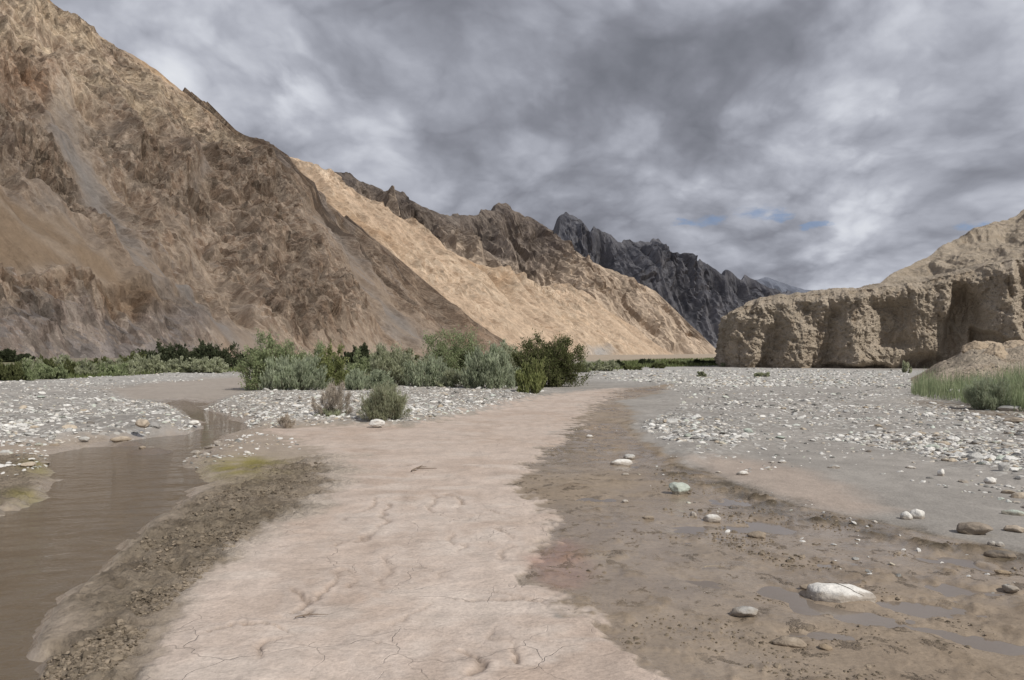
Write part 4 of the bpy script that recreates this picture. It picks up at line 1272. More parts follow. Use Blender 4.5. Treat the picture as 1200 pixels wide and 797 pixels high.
def build_shrub(name, px, py, w, h, seed, mats, label, cat='bush', group=None, nst=26, ntw=420, nlf=4200, leaf=(.10, .022), y_depth=None, **kw):
    hh0 = h
    if y_depth is None:
        p = at(px, py)
    else:
        p = at_depth(px, py, y_depth)
    z = float(height(p[0], p[1])[0]); p[2] = z
    rx = w / 2 / FPX * p[1]; hh = h / FPX * p[1]
    leaf = leaf if kw.pop('fine', False) else (leaf[0] * 1.25, leaf[1] * 2.1)
    nlf = int(nlf * 2.1); ntw = int(ntw * 1.3); h = h * 1.02; w = w * 1.22
    leaf_l = leaf[0] * p[1] / 40 if p[1] > 40 else leaf[0]; leaf_w = leaf[1] * (p[1] / 40 if p[1] > 40 else 1)
    st, tw, lf = shrub_meshes(seed, rx, hh, nst, ntw, nlf, leaf_l, leaf_w, stem_r=kw.pop('stem_r', .012 * max(.5, hh)), **kw)
    root = link(name, None, loc=p)
    tag(root, label, cat, group)
    link('stems', mesh_np('stems', st[0], st[1], None, True, mats[0]), root)
    link('twigs', mesh_np('twigs', tw[0], tw[1], None, True, mats[0]), root)['kind'] = 'stuff'
    f = link('foliage', mesh_np('foliage', lf[0], lf[1], None, False, mats[1]), root); f['kind'] = 'stuff'
    return root


def grass_mesh(x, y, z, hgt, wid, r, lean=.25):
    n = len(x)
    az = r.uniform(0, 6.28, n); ln = np.abs(r.normal(0, lean, n)) * hgt
    b = np.stack([x, y, z], 1)
    side = np.stack([np.cos(az + 1.57), np.sin(az + 1.57), np.zeros(n)], 1) * (wid * r.uniform(.7, 1.3, n))[:, None]
    dr = np.stack([np.cos(az), np.sin(az), np.zeros(n)], 1)
    m = b + dr * (ln * .35)[:, None] + np.array([0, 0, 1.0]) * (hgt * .58)[:, None]
    t = b + dr * ln[:, None] + np.array([0, 0, 1.0]) * hgt[:, None]
    V = np.stack([b - side, b + side, m + side * .7, m - side * .7, t], 1).reshape(-1, 3)
    i = np.arange(n) * 5
    q = np.stack([i, i + 1, i + 2, i + 3], 1); tri = np.stack([i + 3, i + 2, i + 4], 1)
    return V, q, tri


# ------------------------------------------------------------------ unseen clouds added above the frame to shade the slopes
def shade_cloud_material():
    m, k, b = new_mat('shade_cloud_vapour')
    b.inputs['Base Color'].default_value = (.8, .8, .82, 1)
    tr = k.new('ShaderNodeBsdfTransparent')
    mx = k.new('ShaderNodeMixShader')
    pos = k.new('ShaderNodeNewGeometry').outputs['Position']
    n = k.noise(pos, .006, 5, .6)
    den = k.math('MULTIPLY', k.attr('opacity'), k.range(n, .3, .6, .55, 1.0))
    k.put(mx.inputs[0], den)
    out = [x for x in k.n if x.type == 'OUTPUT_MATERIAL'][0]
    k.l.new(tr.outputs[0], mx.inputs[1]); k.l.new(b.outputs[0], mx.inputs[2]); k.l.new(mx.outputs[0], out.inputs[0])
    return m


def build_shade_cloud(shade_pts, H, thick, soft, dens, mat, label):
    """an added, unseen cloud at height H, outlined by its shade; shade_pts are points of the slopes at the edge of its shade"""
    poly = []
    for P in shade_pts:
        P = np.asarray(P, float)
        poly.append((P + SUN * (H - P[2]) / SUN[2])[:2])
    poly = np.array(poly)
    lo, hi = poly.min(0) - soft * 2, poly.max(0) + soft * 2
    n = 90
    X, Y = np.meshgrid(np.linspace(lo[0], hi[0], n), np.linspace(lo[1], hi[1], n))
    d = sdf_poly(X.ravel(), Y.ravel(), poly).reshape(X.shape) + soft * .5 * fbm(X / (soft * 3), Y / (soft * 3), oct=4, seed=601)
    th = np.sqrt(np.clip(d + soft * .4, 0, None) / (soft * 6)); th = np.clip(th, 0, 1) * thick
    den = sst(-soft * .3, soft * .7, d) * dens
    top = H + th * (1 + .8 * fbm(X / 90, Y / 90, oct=4, seed=603)); bot = H - th * (.35 + .25 * fbm(X / 70, Y / 70, oct=4, seed=605))
    q = grid_quads(n, n)
    keep = (th.ravel()[q] > 0).any(1); q = q[keep]
    V = np.concatenate([np.stack([X, Y, top], -1).reshape(-1, 3), np.stack([X, Y, bot], -1).reshape(-1, 3)])
    Q = np.concatenate([q, q[:, ::-1] + n * n])
    me = mesh_np('cloud', V, Q, None, True, mat)
    add_attr(me, 'opacity', np.concatenate([den.ravel(), den.ravel()]))
    return tag(link('cloud', me), label, kind='structure')


# ================================================================== build
build_ground()

def keep_stream(x, y):
    qx, qy = qspace(x, y); return sdf_poly(qx, qy, STREAM) > -.06
water_sheet('stream', STREAM_Z, keep_stream, water_material('muddy_water', (.140, .112, .082), .9, .03, 2.2), -.80, -.25, 3.0, 34, 160, 220)['label'] = 'brown muddy stream water curving along the left bank'
def keep_pud(x, y):
    qx, qy = qspace(x, y); return sdf_poly(qx, qy, WET) > -.03
water_sheet('puddle_water', PUD_Z, keep_pud, water_material('puddle_film', (.20, .165, .135), .06, .06, 5), -.05, .72, 3.0, 24, 120, 160)['label'] = 'shallow muddy puddles on the wet silt right of the track'
sw = [at(px, py) for px, py in [(1050, 466), (1300, 474), (1300, 500), (1050, 478)]]
me = mesh_np('side_channel', np.array([(p[0], p[1], -.085) for p in sw]), [(3, 2, 1, 0)], None, True, water_material('side_water', (.16, .135, .11), .1, .08, 3))
tag(link('side_channel', me), 'narrow brown trickle below the reed bank', kind='structure')

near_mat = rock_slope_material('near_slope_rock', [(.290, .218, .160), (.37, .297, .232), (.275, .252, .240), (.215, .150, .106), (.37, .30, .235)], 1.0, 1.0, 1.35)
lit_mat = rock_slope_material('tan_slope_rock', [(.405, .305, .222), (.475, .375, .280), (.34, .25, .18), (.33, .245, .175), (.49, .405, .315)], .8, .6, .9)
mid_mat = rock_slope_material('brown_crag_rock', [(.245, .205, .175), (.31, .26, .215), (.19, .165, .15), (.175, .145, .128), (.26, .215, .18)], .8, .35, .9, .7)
far_mat = rock_slope_material('hazed_slate_rock', [(.175, .176, .195), (.215, .212, .226), (.145, .147, .165), (.125, .127, .145), (.195, .192, .206)], .6, .22, .9, .45)  # slate grey with the blue of the haze mixed into the colour
dist_mat = rock_slope_material('hazed_distant_rock', [(.14, .155, .195), (.165, .18, .22), (.125, .14, .175), (.12, .13, .165), (.15, .165, .20)], .4, .15, .8, .3)  # blue of distance haze painted into the rock colour

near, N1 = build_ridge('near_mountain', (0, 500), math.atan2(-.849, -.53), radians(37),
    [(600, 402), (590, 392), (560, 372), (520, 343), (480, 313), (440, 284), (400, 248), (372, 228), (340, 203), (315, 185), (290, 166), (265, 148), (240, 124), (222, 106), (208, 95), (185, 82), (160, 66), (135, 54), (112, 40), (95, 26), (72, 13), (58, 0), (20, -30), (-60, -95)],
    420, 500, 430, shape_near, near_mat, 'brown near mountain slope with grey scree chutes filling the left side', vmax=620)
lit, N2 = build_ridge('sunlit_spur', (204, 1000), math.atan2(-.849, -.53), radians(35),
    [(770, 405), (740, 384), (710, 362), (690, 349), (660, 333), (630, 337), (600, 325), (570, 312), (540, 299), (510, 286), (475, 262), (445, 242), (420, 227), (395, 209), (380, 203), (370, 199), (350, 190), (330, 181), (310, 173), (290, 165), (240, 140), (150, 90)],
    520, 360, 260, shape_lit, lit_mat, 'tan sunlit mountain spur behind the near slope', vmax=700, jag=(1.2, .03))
mid, N3 = build_ridge('brown_crag_ridge', (125, 1300), math.atan2(-.6, -.8), radians(40),
    [(660, 385), (620, 335), (580, 302), (550, 280), (535, 268), (520, 255), (510, 248), (498, 243), (490, 239), (480, 233), (474, 226), (470, 225), (463, 222), (458, 226), (453, 226), (440, 220), (425, 214), (412, 207), (402, 203), (394, 201), (387, 203), (378, 208), (360, 203), (300, 182), (200, 140)],
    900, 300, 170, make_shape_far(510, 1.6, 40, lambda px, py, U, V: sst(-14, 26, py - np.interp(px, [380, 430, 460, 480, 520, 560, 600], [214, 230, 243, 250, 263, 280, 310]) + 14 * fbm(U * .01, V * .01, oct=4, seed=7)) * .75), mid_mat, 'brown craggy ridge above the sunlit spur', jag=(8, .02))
spur, N4 = build_ridge('fluted_spur', (394, 1500), math.atan2(-.53, -.85), radians(40),
    [(845, 388), (835, 376), (820, 366), (800, 356), (770, 343), (750, 333), (730, 324), (710, 314), (690, 304), (670, 292), (655, 281), (643, 270), (632, 262), (622, 253), (612, 250), (602, 246), (597, 242), (591, 239), (585, 240), (578, 246), (570, 247), (562, 251), (546, 253), (536, 250), (526, 252), (515, 254), (490, 262), (400, 300)],
    900, 380, 220, make_shape_far(540, 1.35, 46, lambda px, py, U, V: sst(-20, 22, py - np.interp(px, [560, 620, 650, 680, 700, 720, 760], [318, 318, 310, 303, 300, 300, 280]) + 16 * fbm(U * .008, V * .008, oct=4, seed=8))), mid_mat, 'fluted mountain spur, in shade above, painted sunlit tan below', jag=(8, .02))
slate, N5 = build_ridge('slate_ridge', (1254, 2600), math.atan2(-.3, -.954), radians(46),
    [(1000, 385), (960, 358), (925, 344), (905, 338), (890, 331), (876, 325), (868, 326), (856, 318), (846, 319), (835, 312), (822, 307), (815, 306), (808, 308), (795, 300), (784, 295), (776, 286), (770, 280), (764, 278), (759, 287), (752, 286), (745, 288), (737, 282), (730, 286), (720, 280), (710, 273), (700, 268), (697, 264), (690, 269), (680, 258), (672, 255), (664, 253), (657, 258), (653, 272), (640, 285), (600, 300), (520, 330)],
    1900, 420, 200, make_shape_far(570, .9, 66), far_mat, 'dark slate ridge with jagged pinnacles in the middle distance', jag=(16, .012))
dist, N6 = build_ridge('distant_ridge', (2400, 5200), math.atan2(-.2, -.98), radians(40),
    [(1000, 352), (960, 342), (940, 339), (928, 336), (920, 333), (908, 329), (898, 325), (888, 328), (875, 330), (850, 335), (800, 345), (700, 370)], 3600, 160, 70, make_shape_far(590, .4, 70), dist_mat, 'small bluish ridge farthest down the valley')

cm = cliff_material('conglomerate')
build_cliff(cm); build_hillside(cm); build_mound(cm)

cmat = shade_cloud_material()
build_shade_cloud([px_on(N1, -120, 90), px_on(N1, 0, 95), px_on(N1, 90, 125), px_on(N1, 170, 150), px_on(N1, 240, 160), px_on(N1, 300, 168), px_on(N1, 400, 235), px_on(N1, 500, 312), px_on(N1, 605, 400),
             px_on(N1, 600, 412), px_on(N1, 300, 420), px_on(N1, 0, 432), px_on(N1, -160, 432)], 1000, 90, 26, .23, cmat, 'unseen cloud added above the valley to shade the near slope')
P5 = lambda x, y: px_on(N5, x, y)
build_shade_cloud([px_on(N3, 330, 200), px_on(N3, 430, 238), px_on(N3, 520, 280), px_on(N4, 630, 306), px_on(N4, 672, 284), px_on(N4, 735, 270), P5(800, 400), P5(1000, 412), P5(1060, 330), P5(860, 290), P5(660, 220), P5(560, 230)],
            2400, 200, 60, .36, cmat, 'unseen cloud added above the far ridges to keep them in shade')

# ---- stones
m_white = stone_material('white_stone', [(0, (.70, .68, .64)), (1, (.76, .74, .70))], speck=.22)
m_grey = stone_material('pale_grey_stone', [(0, (.42, .41, .39)), (1, (.52, .51, .48))], speck=.3)
m_buff = stone_material('buff_stone', [(0, (.40, .34, .27)), (1, (.48, .41, .33))], speck=.35)
m_tan = stone_material('tan_stone', [(0, (.43, .33, .21)), (1, (.48, .37, .24))], speck=.3)
m_green = stone_material('greenish_stone', [(0, (.42, .46, .41)), (1, (.48, .52, .46))], speck=.2)
m_brown = stone_material('brown_stone', [(0, (.26, .22, .18)), (1, (.32, .27, .22))], speck=.3)
m_dark = stone_material('dark_stone', [(0, (.15, .135, .12)), (1, (.20, .18, .16))], speck=.3)
m_cob = stone_material('cobble_mix', STOPS)
m_shi = stone_material('shingle_mix', STOPS, island=True)

big = place_stone(992, 712, 78, 30, 3, 'largest white stone in the wet mud with a dark crack across its top', m_white, angular=.45, sub=5, sink=.2, name='white_stone', rz=-.30)
# its crack: a thin dark cleft across the top
bv = np.array([v.co[:] for v in big.data.vertices]); bf = np.array([n.normal[:] for n in big.data.vertices])
pts = []
for f_ in np.linspace(0, 1, 26):
    x_ = bv[:, 0].min() * .30 + f_ * (bv[:, 0].max() * .80 - bv[:, 0].min() * .30)
    y_ = np.interp(f_, [0, .4, 1], [bv[:, 1].max() * .55, bv[:, 1].max() * .05, bv[:, 1].min() * .62]) + .006 * math.sin(f_ * 17)
    dd = np.hypot(bv[:, 0] - x_, bv[:, 1] - y_) + (bf[:, 2] < .1) * 9
    i_ = np.argsort(dd)[:4]
    pts.append([x_, y_, bv[i_, 2].mean()])
pts = np.array(pts)
V_, Q_ = tubes(pts[None], np.full((1, 26), .0042) * np.interp(np.linspace(0, 1, 26), [0, .1, .5, 1], [.3, 1, .8, .5])[None], 5)
link('crack', mesh_np('crack', V_, Q_, None, True, stone_material('cleft', [(0, (.08, .065, .05)), (1, (.1, .08, .06))])), big)
for s in [
    (874, 724, 34, 15, 5, 'pale grey wedge of stone in the mud left of the big white stone', m_grey, .8, .18),
    (927, 758, 40, 8, 6, 'flat pale stone nearly buried in the mud at the bottom of the view', m_buff, .4, 0),
    (969, 762, 16, 8, 8, 'small orange tan stone beside the flat buried stone', m_tan, .7, 0),
    (797, 580, 25, 17, 12, 'pale greenish slab standing tilted in the wet mud', m_green, 1.0, -.15),
    (836, 612, 21, 10, 14, 'knobbly white stone beside a narrow puddle, below the greenish slab', m_white, .5, 0),
    (813, 605, 8, 6, 15, 'tiny white stone between greenish slab and knobbly white stone', m_white, .5, 0),
    (1064, 609, 14, 11, 17, 'left white stone of the touching pair on the mud edge', m_white, .3, 0),
    (1077, 608, 16, 13, 18, 'rounder right white stone of the touching pair on the mud edge', m_white, .2, 0),
    (1148, 627, 38, 18, 20, 'brown grey angular rock with a pointed top on the mud edge', m_brown, 1.0, 0),
    (1164, 640, 10, 7, 22, 'small pale pebble below the angular brown rock, left of two', m_grey, .3, 0),
    (1173, 641, 11, 7, 23, 'small pale pebble below the angular brown rock, right of two', m_grey, .3, 0),
    (1175, 654, 34, 8, 25, 'long flat dark stone below the two pebbles', m_dark, .4, 0),
    (1191, 604, 26, 6, 26, 'flat pale green stone on grey silt at the right edge', m_green, .5, 0),
    (1192, 624, 22, 10, 27, 'low buff stone at the right edge beside the angular brown rock', m_buff, .6, 0),
    (1177, 673, 18, 5, 28, 'flat cream stone in the puddle below the long dark stone', m_tan, .3, 0),
    (1187, 694, 18, 10, 29, 'knobbly grey stone at the right edge near the puddles', m_grey, .7, 0),
    (946, 691, 15, 7, 31, 'small sunken buff stone just behind the big white stone', m_buff, .3, 0),
    (888, 630, 22, 9, 32, 'mud coloured rounded stone beside the narrow puddle', m_buff, .4, 0),
    (728, 545, 28, 6, 33, 'long flat white stone at the edge of wet mud and shingle', m_white, .4, 0),
    (738, 538, 14, 7, 34, 'whitish stone resting behind the long flat white one', m_grey, .5, 0),
    (691, 513, 9, 4, 35, 'lone white stone on the wet tongue beside the track', m_white, .3, 0),
    (733, 557, 9, 3, 36, 'tiny white pebble in front of the long flat white stone', m_white, .3, 0),
    (733, 589, 8, 4, 37, 'tiny white pebble left of the greenish slab', m_white, .3, 0),
    (760, 608, 14, 4, 38, 'low pale stone half sunk left of the knobbly white stone', m_buff, .3, 0),
    (1104, 558, 9, 9, 39, 'small upright white stone with a dark shaded side on grey silt', m_white, .8, .3),
    (1178, 552, 12, 12, 41, 'upright grey stone on the silt, above the round white stone', m_grey, .8, -.2),
    (1162, 567, 13, 9, 42, 'round white stone on the silt at the right', m_white, .2, 0),
    (1068, 549, 12, 3, 43, 'thin flat white stone alone on the grey silt', m_white, .4, 0),
    (871, 557, 14, 6, 44, 'white stone on the pinkish crust above the dark mud edge', m_white, .4, 0),
    (441, 498, 19, 8, 46, 'whitish stone at the foot of the small green bush', m_white, .5, 0),
    (165, 499, 16, 9, 47, 'largest cream cobble on the shingle point across the stream', m_buff, .3, 0),
    (105, 497, 9, 4, 48, 'dark small stone on the shingle across the stream', m_dark, .6, 0),
    (76, 532, 10, 3, 49, 'flat white stone at the near edge of the stream spit', m_white, .3, 0),
    (40, 507, 12, 4, 50, 'pale flat stone on the grey shingle far left', m_grey, .3, 0),
    (226, 497, 13, 5, 53, 'whitish flat stone at the tip of the shingle point in the stream', m_white, .3, 0),
    (175, 528, 12, 5, 55, 'larger pale stone on the little islet in the stream', m_grey, .4, 0),
    (166, 526, 8, 4, 56, 'smaller pale stone on the little islet in the stream', m_buff, .4, 0),
    (62, 523, 12, 4, 58, 'flat cream stone where the spit meets the stream', m_buff, .4, 0),
    (140, 517, 24, 4, 59, 'long flat pale stone along the far stream edge', m_buff, .3, 0),
    (97, 516, 12, 5, 60, 'short pale stone along the far stream edge, left of the long one', m_grey, .3, 0),
    (1120, 463, 20, 8, 62, 'white boulder in front of the reeds', m_white, .4, 0),
    (1186, 482, 26, 8, 63, 'pale boulder at the foot of the reeds on the right edge', m_grey, .5, 0),
    (1190, 494, 22, 4, 64, 'flat tan slab in the trickle below the reeds', m_buff, .5, 0),
]:
    place_stone(*s[:7], angular=s[7], tilt=s[8], sub=3)
# boulders on the earth mound
m_earth = stone_material('earth_boulder', [(0, (.40, .32, .235)), (1, (.46, .375, .28))], speck=.3)
for (px, py, Y, w, h, seed, lab) in [(1166, 416, 39.5, 34, 26, 71, 'rounded brown boulder on the earth mound with a dark hollow face'), (1142, 408, 42.5, 30, 14, 72, 'smooth tan boulder on the left crest of the earth mound'),
                                     (1192, 410, 43.5, 44, 18, 73, 'broad tan boulder on the right crest of the earth mound'), (1158, 408, 46, 34, 14, 74, 'low tan boulder behind the brown boulder')]:
    c = at_depth(px, py + h / 2, Y)
    v, f = stone_shape(5, seed, .5, .8, .07)
    v *= w / FPX * Y / (np.ptp(v, axis=0)[0]); v[:, 2] *= (h / FPX * Y) / np.ptp(v, axis=0)[2] * 1.25
    o = link('boulder', mesh_np('boulder', v, None, f, True, m_earth), loc=(c[0], Y, c[2] + .45 * h / FPX * Y))
    tag(o, lab, 'boulder')
cobbles(m_shi, m_cob)

# ---- plants
bark = bark_material('grey_bark', (.13, .10, .075), (.22, .18, .14))
dry = bark_material('dry_twig_bark', (.38, .33, .27), (.52, .46, .39))
L_grey = leaf_material('grey_green_leaf', (.33, .355, .225), (.50, .52, .37))
L_green = leaf_material('fresh_green_leaf', (.225, .275, .14), (.385, .43, .25))
L_olive = leaf_material('olive_leaf', (.095, .110, .045), (.20, .215, .095))
L_dark = leaf_material('dark_leaf', (.055, .070, .038), (.105, .12, .065))
L_yel = leaf_material('yellow_green_leaf', (.20, .235, .09), (.35, .37, .165))
L_brn = leaf_material('dry_leaf', (.40, .345, .28), (.58, .51, .43))
L_bgreen = leaf_material('blue_green_leaf', (.31, .36, .245), (.47, .51, .37))

G = 'bushes on the central gravel island'
for a in [
    ('bush', 318, 457, 74, 58, 101, L_green, 'tall fresh green bush at the left end of the bush island', dict(nlf=6500, ntw=600)),
    ('bush', 355, 443, 66, 36, 102, L_green, 'green bush just behind the yellow green one', dict(nlf=4500)),
    ('bush', 345, 461, 72, 34, 103, L_bgreen, 'low grey green tuft in front of the tall fresh green bush', dict(nlf=5000, upright=.5, leaf=(.14, .018))),
    ('bush', 387, 454, 56, 40, 104, L_yel, 'yellow green bush standing behind the dry twiggy bush', dict(nlf=5000)),
    ('bush', 418, 461, 30, 22, 105, L_bgreen, 'small bluish tuft beside the dry twiggy bush', dict(nlf=2200, upright=.6, leaf=(.13, .016))),
    ('bush', 425, 448, 46, 32, 106, L_green, 'dull green bush behind the small bluish tuft', dict(nlf=3500)),
    ('bush', 462, 455, 62, 38, 107, L_grey, 'wide grey green bush in the middle of the island', dict(nlf=5500, upright=.4, leaf=(.13, .018))),
    ('bush', 498, 452, 44, 28, 108, L_grey, 'low grey bush left of the feathery tall bush', dict(nlf=3200, leaf=(.12, .016))),
    ('bush', 505, 456, 60, 30, 109, L_bgreen, 'low bluish green tuft in front of the feathery tall bush', dict(nlf=3600, upright=.5, leaf=(.13, .017))),
    ('bush', 530, 446, 86, 54, 110, L_green, 'feathery tall green bush near the middle right of the island', dict(nlf=7500, ntw=700)),
    ('bush', 470, 440, 50, 26, 116, L_olive, 'dull olive bush between the wide grey bush and the slope', dict(nlf=2600)),
    ('bush', 572, 459, 66, 42, 111, L_bgreen, 'bluish grey green spiky tuft with dark base', dict(nlf=6500, upright=.55, leaf=(.16, .018))),
    ('bush', 595, 440, 44, 36, 112, L_grey, 'pale grey green bush between tall bush and dark olive bush', dict(nlf=3800, upright=.3)),
    ('bush', 623, 463, 36, 34, 113, L_yel, 'bright yellow green tuft in front of the dark olive bush', dict(nlf=3000, upright=.5, leaf=(.13, .018))),
    ('bush', 640, 453, 80, 56, 114, L_olive, 'dense dark olive bush at the right end of the bush island', dict(nlf=12500, ntw=1000, nst=34)),
    ('bush', 440, 459, 46, 20, 117, L_bgreen, 'low grey green tuft left of the wide grey green bush', dict(nlf=2600, upright=.3, leaf=(.12, .018))),
    ('bush', 540, 457, 50, 18, 118, L_grey, 'low pale tuft left of the bluish spiky tuft', dict(nlf=2400, upright=.3, leaf=(.12, .018))),
    ('bush', 603, 455, 44, 22, 119, L_bgreen, 'low bluish tuft between spiky tuft and yellow green tuft', dict(nlf=2400, upright=.3, leaf=(.12, .018))),
    ('bush', 372, 447, 50, 30, 120, L_grey, 'pale green bush behind the grey green tuft on the left', dict(nlf=2800)),
    ('bush', 550, 438, 40, 22, 115, L_olive, 'brownish low bush under the feathery tall bush', dict(nlf=2200)),
]:
    build_shrub(a[0], *a[1:6], (bark, a[6]), a[7], 'bush', G, **a[8])
build_shrub('bush', 450, 497, 52, 37, 121, (bark, L_grey), 'small grey green bush growing alone at the edge of the track', nlf=9000, ntw=1100, nst=40, leaf=(.075, .010), upright=.55, fine=True)
build_shrub('dry_bush', 388, 493, 48, 44, 122, (dry, L_brn), 'dry pinkish twiggy bush left of the small green bush', nlf=1300, nst=60, ntw=1100, leaf=(.035, .012), upright=.45, stem_r=.012, fine=True)
build_shrub('grass_tuft', 388, 494, 40, 9, 125, (dry, L_grey), 'low green tuft around the foot of the dry twiggy bush', 'grass', nlf=700, nst=20, ntw=120, leaf=(.06, .012), upright=.4, stem_r=.005)
build_shrub('dry_bush', 333, 501, 30, 18, 123, (dry, L_brn), 'little dry scrub at the shore left of the twiggy bush', nlf=700, nst=36, ntw=500, leaf=(.04, .010), upright=.3, stem_r=.007, fine=True)
for (px, py, w, h, s, lab) in [(424, 418, 22, 22, 131, 'taller dark little tree poking up behind the bush island'), (446, 418, 16, 17, 132, 'shorter dark little tree right of the taller one behind the bush island'), (410, 420, 18, 12, 133, 'low dark shrub left of the two little trees')]:
    build_shrub('small_tree', px, py, w, h, s, (bark, L_dark), lab, 'tree', y_depth=110, nlf=2000, nst=14, ntw=220, upright=.6, leaf=(.12, .03))
# bushes across the stream
r = np.random.default_rng(5)
for i, (px, py, w, h, M, lab) in enumerate([
    (8, 423, 20, 14, L_dark, 'dark bush against the slope at the far left edge'), (28, 423, 24, 9, L_dark, 'low dark bush against the slope, second from the far left edge'),
    (188, 430, 58, 24, L_dark, 'left one of the three dark bushes below the slope'), (216, 431, 46, 26, L_dark, 'middle one of the three dark bushes below the slope'), (250, 432, 60, 30, L_dark, 'right and largest one of the three dark bushes below the slope'),
    (292, 428, 34, 17, L_dark, 'dark bush half hidden behind the tall fresh green bush'),
    (204, 438, 36, 14, L_grey, 'low grey green bush in front of the left dark bush'), (242, 438, 52, 16, L_grey, 'low wide grey green bush in front of the largest dark bush')]):
    build_shrub('bush', px, py, w, h, 140 + i, (bark, M), lab, 'bush', 'bushes under the near slope', nlf=3600, nst=24, ntw=320, leaf=(.11, .03), y_depth=None if py > 435 else (EYE * FPX / (py - HY)) * .8 + 10)
for i in range(17):
    px = -8 + i * 11.5 + r.uniform(-3, 3); py = 447 - i * .5 + r.uniform(-5, 1); h = r.uniform(13, 22)
    build_shrub('bush', px, py, r.uniform(28, 46), h, 160 + i, (bark, [L_green, L_grey, L_olive][i % 3]), 'low %s scrub across the stream, %s' % (['fresh green', 'grey green', 'olive'][i % 3], ['at the left edge', 'second from the left edge', 'third from the left edge', 'fourth from the left edge', 'fifth from the left edge', 'left of the strip middle', 'just left of the strip middle', 'nearest the strip middle', 'at the strip middle', 'just right of the strip middle', 'right of the strip middle', 'left of the dark bushes', 'below the left dark bush', 'under the middle dark bush', 'under the largest dark bush', 'second from the bush island', 'nearest the bush island'][i]), 'scrub', 'scrub strip across the stream', nlf=2300, nst=18, ntw=220, leaf=(.12, .022), upright=.3)
# scrub on the far flat
for i, (px, py, w, h, M) in enumerate([(690, 437, 34, 14, L_grey), (712, 436, 26, 11, L_grey), (724, 432, 20, 8, L_dark), (758, 428, 22, 6, L_dark), (772, 432, 22, 6, L_olive), (790, 429, 24, 6, L_olive), (805, 427, 22, 5, L_green), (818, 428, 14, 6, L_dark), (835, 428, 18, 6, L_dark),
                                       (822, 443, 10, 5, L_grey), (893, 442, 24, 4, L_grey), (742, 434, 24, 5, L_olive), (850, 430, 12, 6, L_grey)]):
    build_shrub('bush', px, py, w, h, 190 + i, (bark, M), ['low grey scrub right of the dark olive bush, nearest to it', 'second low grey scrub right of the dark olive bush', 'small dark scrub behind the grey pair right of the olive bush', 'tiny dark scrub on the flat below the grey scree fan', 'olive scrub in front of the tiny dark one below the scree fan', 'olive scrub in the middle of the far green strip', 'green scrub in the far green strip left of the cliff', 'dark scrub in the far green strip nearer the cliff', 'dark scrub touching the left end of the cliff', 'grey scrub alone on shingle near the cliff corner', 'flat grey scrub alone on shingle below the cliff wall', 'flat olive scrub on shingle between track end and cliff', 'grey scrub right at the foot of the cliff corner'][i], 'scrub', 'scrub on the far flat', nlf=1100, nst=12, ntw=120, leaf=(.10, .028))
build_shrub('bush', 1062, 438, 12, 13, 210, (bark, L_grey), 'thin pale shrub at the foot of the cliff left of the reeds', 'bush', nlf=900, nst=14, ntw=120, leaf=(.12, .02), upright=.5)
build_shrub('bush', 1160, 478, 50, 33, 211, (bark, L_bgreen), 'feathery dark green shrub in front of the reeds', 'bush', nlf=9000, nst=36, ntw=900, leaf=(.10, .013), upright=.6, fine=True)
build_shrub('bush', 1200, 474, 36, 22, 212, (bark, L_grey), 'small grey green shrub at the right edge beside the feathery one', 'bush', nlf=3000, nst=24, ntw=260, leaf=(.08, .014))
# reeds
n = 15000
a = np.array([(1066, 463), (1080, 466), (1120, 468), (1150, 476), (1185, 480), (1330, 486), (1330, 449), (1200, 447), (1130, 446), (1085, 448)], float)
x, y = scatter_px(n, a, r)
z = height(x, y); pxs = CX + x / y * FPX
hg = np.interp(pxs, [1060, 1075, 1110, 1150, 1200], [.35, .65, .72, .85, .95]) * r.uniform(.45, 1.1, n) * (1 + .7 * fbm(x * .7, y * .7, oct=3, seed=700))
V, q, tri = grass_mesh(x, y, z - .03, hg, .010, r, .22)
L_reed = leaf_material('reed_blade', (.205, .265, .145), (.37, .405, .245), .3)
tag(link('reeds', mesh_np('reeds', V, q, tri, False, L_reed)), 'bed of pale green reeds on the bank in front of the earth mound', 'reeds', kind='stuff')
# sparse grass at the feet of the bushes and green meadow far off
n = 9000
a = np.array([(-60, 447), (120, 443), (190, 438), (290, 436), (290, 430), (-60, 430)], float)
x1, y1 = scatter_px(n, a, r)
a2 = np.array([(690, 436), (760, 431), (848, 429), (848, 420), (760, 422), (690, 427)], float)
x2, y2 = scatter_px(5000, a2, r)
x = np.concatenate([x1, x2]); y = np.concatenate([y1, y2]); z = height(x, y)
hg = np.where(y < 90, .35, .45) * r.uniform(.5, 1.2, len(x))
V, q, tri = grass_mesh(x, y, z - .02, hg, .03 * np.maximum(1, y / 60), r, .4)
L_mead = leaf_material('meadow_grass', (.10, .13, .05), (.19, .22, .09), .3)
tag(link('meadow_grass', mesh_np('meadow_grass', V, q, tri, False, L_mead)), 'thin grass over the flat under the slopes', 'grass', kind='stuff')

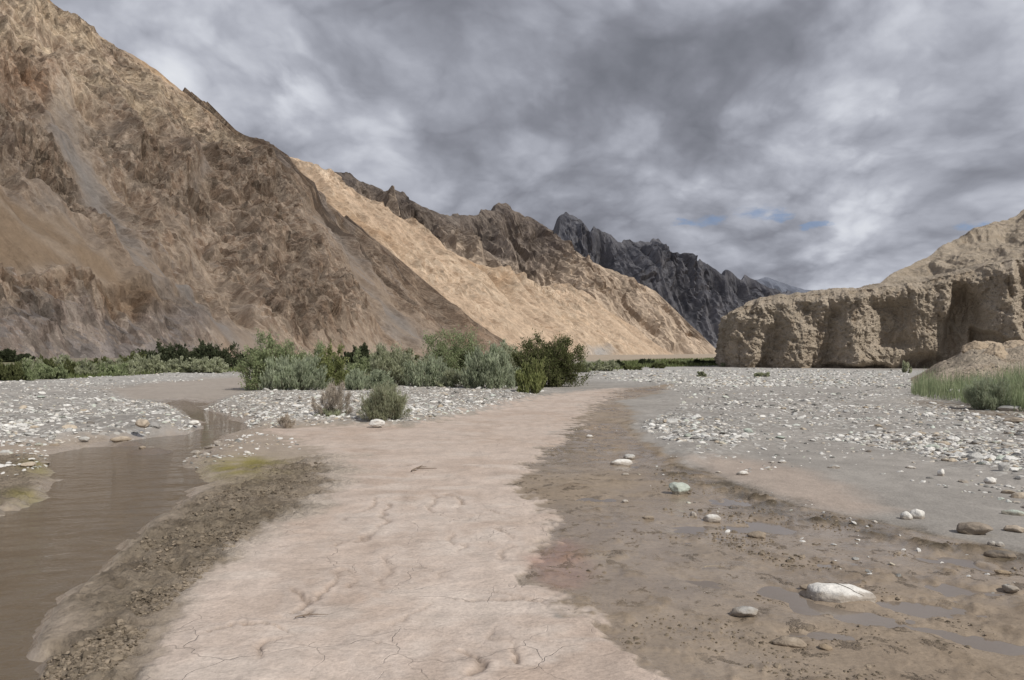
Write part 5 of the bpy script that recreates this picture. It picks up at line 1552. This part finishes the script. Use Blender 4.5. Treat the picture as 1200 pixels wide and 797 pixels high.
# ---- mud clods and litter
def clods():
    r = np.random.default_rng(23)
    lib = [stone_shape(0 if i % 2 else 1, 300 + i, 1.0, .7) for i in range(10)]
    V, F, off = [], [], 0
    a = [(45, 800), (80, 740), (150, 655), (200, 608), (265, 572), (330, 548), (385, 542), (370, 570), (300, 620), (255, 660), (205, 705), (150, 770), (120, 800)]
    x1, y1 = scatter_px(9000, a, r); k1 = fbm(x1 * 1.6, y1 * 1.6, oct=3, seed=52) > -.1; x1, y1 = x1[k1], y1[k1]; s1 = .0105 * np.exp(r.normal(0, .45, len(x1)))
    b = [(770, 545), (860, 572), (960, 602), (1060, 620), (1200, 655), (1200, 720), (1000, 690), (850, 640), (760, 590)]
    x2, y2 = scatter_px(3000, b, r); k2 = fbm(x2 * 1.3, y2 * 1.3, oct=3, seed=53) > .12; x2, y2 = x2[k2], y2[k2]; s2 = .011 * np.exp(r.normal(0, .45, len(x2)))
    c = [(620, 690), (680, 640), (800, 600), (1190, 720), (1190, 797), (800, 797)]
    x3, y3 = scatter_px(2600, c, r); k3 = fbm(x3 * 1.7, y3 * 1.7, oct=3, seed=57) > .22; x3, y3 = x3[k3], y3[k3]; s3 = .008 * np.exp(r.normal(0, .45, len(x3)))
    x = np.concatenate([x1, x2, x3]); y = np.concatenate([y1, y2, y3]); s = np.concatenate([s1, s2, s3])
    h = height(x, y)
    for i in range(len(x)):
        v, f = lib[r.integers(10)]; an = r.uniform(0, 6.28); ca, sa = math.cos(an), math.sin(an)
        V.append(np.stack([(v[:, 0] * ca - v[:, 1] * sa) * s[i] * 1.6 + x[i], (v[:, 0] * sa + v[:, 1] * ca) * s[i] * 1.6 + y[i], v[:, 2] * s[i] * 1.3 + h[i] + .0 * s[i]], 1)); F.append(f + off); off += len(v)
    m = stone_material('mud_clod', [(0, (.13, .105, .076)), (.6, (.22, .18, .135)), (1, (.31, .255, .195))], island=True)
    tag(link('mud_clods', mesh_np('mud_clods', np.concatenate(V), None, np.concatenate(F), False, m)), 'crumbled clods of dark mud along stream bank and wet silt', kind='stuff')


clods()


def twig(px, py, length, az, label, seed, mat, rad=.006, forks=3):
    r = np.random.default_rng(seed); p = at(px, py); z = float(height(p[0], p[1])[0])
    t = np.linspace(0, 1, 7)
    main = np.stack([np.cos(az) * t * length, np.sin(az) * t * length, .015 + .05 * length * np.sin(t * 3)], 1) + r.normal(0, .02 * length, (7, 3)) * np.array([1, 1, .3])
    paths = [main]
    for k_ in range(forks):
        i = r.integers(1, 5); d = main[i + 1] - main[i]; d = d / np.linalg.norm(d) + r.normal(0, .6, 3) * np.array([1, 1, .5])
        paths.append(main[i] + t[:, None] * d * length * r.uniform(.2, .45))
    P = np.stack(paths); R = np.tile(rad * (1 - .7 * t), (len(paths), 1))
    V, Q = tubes(P, R, 5)
    return tag(link('twig', mesh_np('twig', V, Q, None, True, mat), loc=(p[0], p[1], z)), label, 'twig')


bark2 = bark_material('dead_wood', (.17, .13, .10), (.24, .19, .15))
straw = bark_material('straw_stalk', (.42, .35, .25), (.5, .42, .3))
twig(482, 554, .45, 1.2, 'dead branched twig lying on the far part of the dry track', 1, bark2, .010)
twig(825, 665, .16, .05, 'pale straw stalk lying on the wet mud left of the big white stone', 2, straw, .003, 0)
twig(345, 728, .14, .4, 'small dark twig on the dry silt near the lower left cracks', 3, bark2, .004, 4)
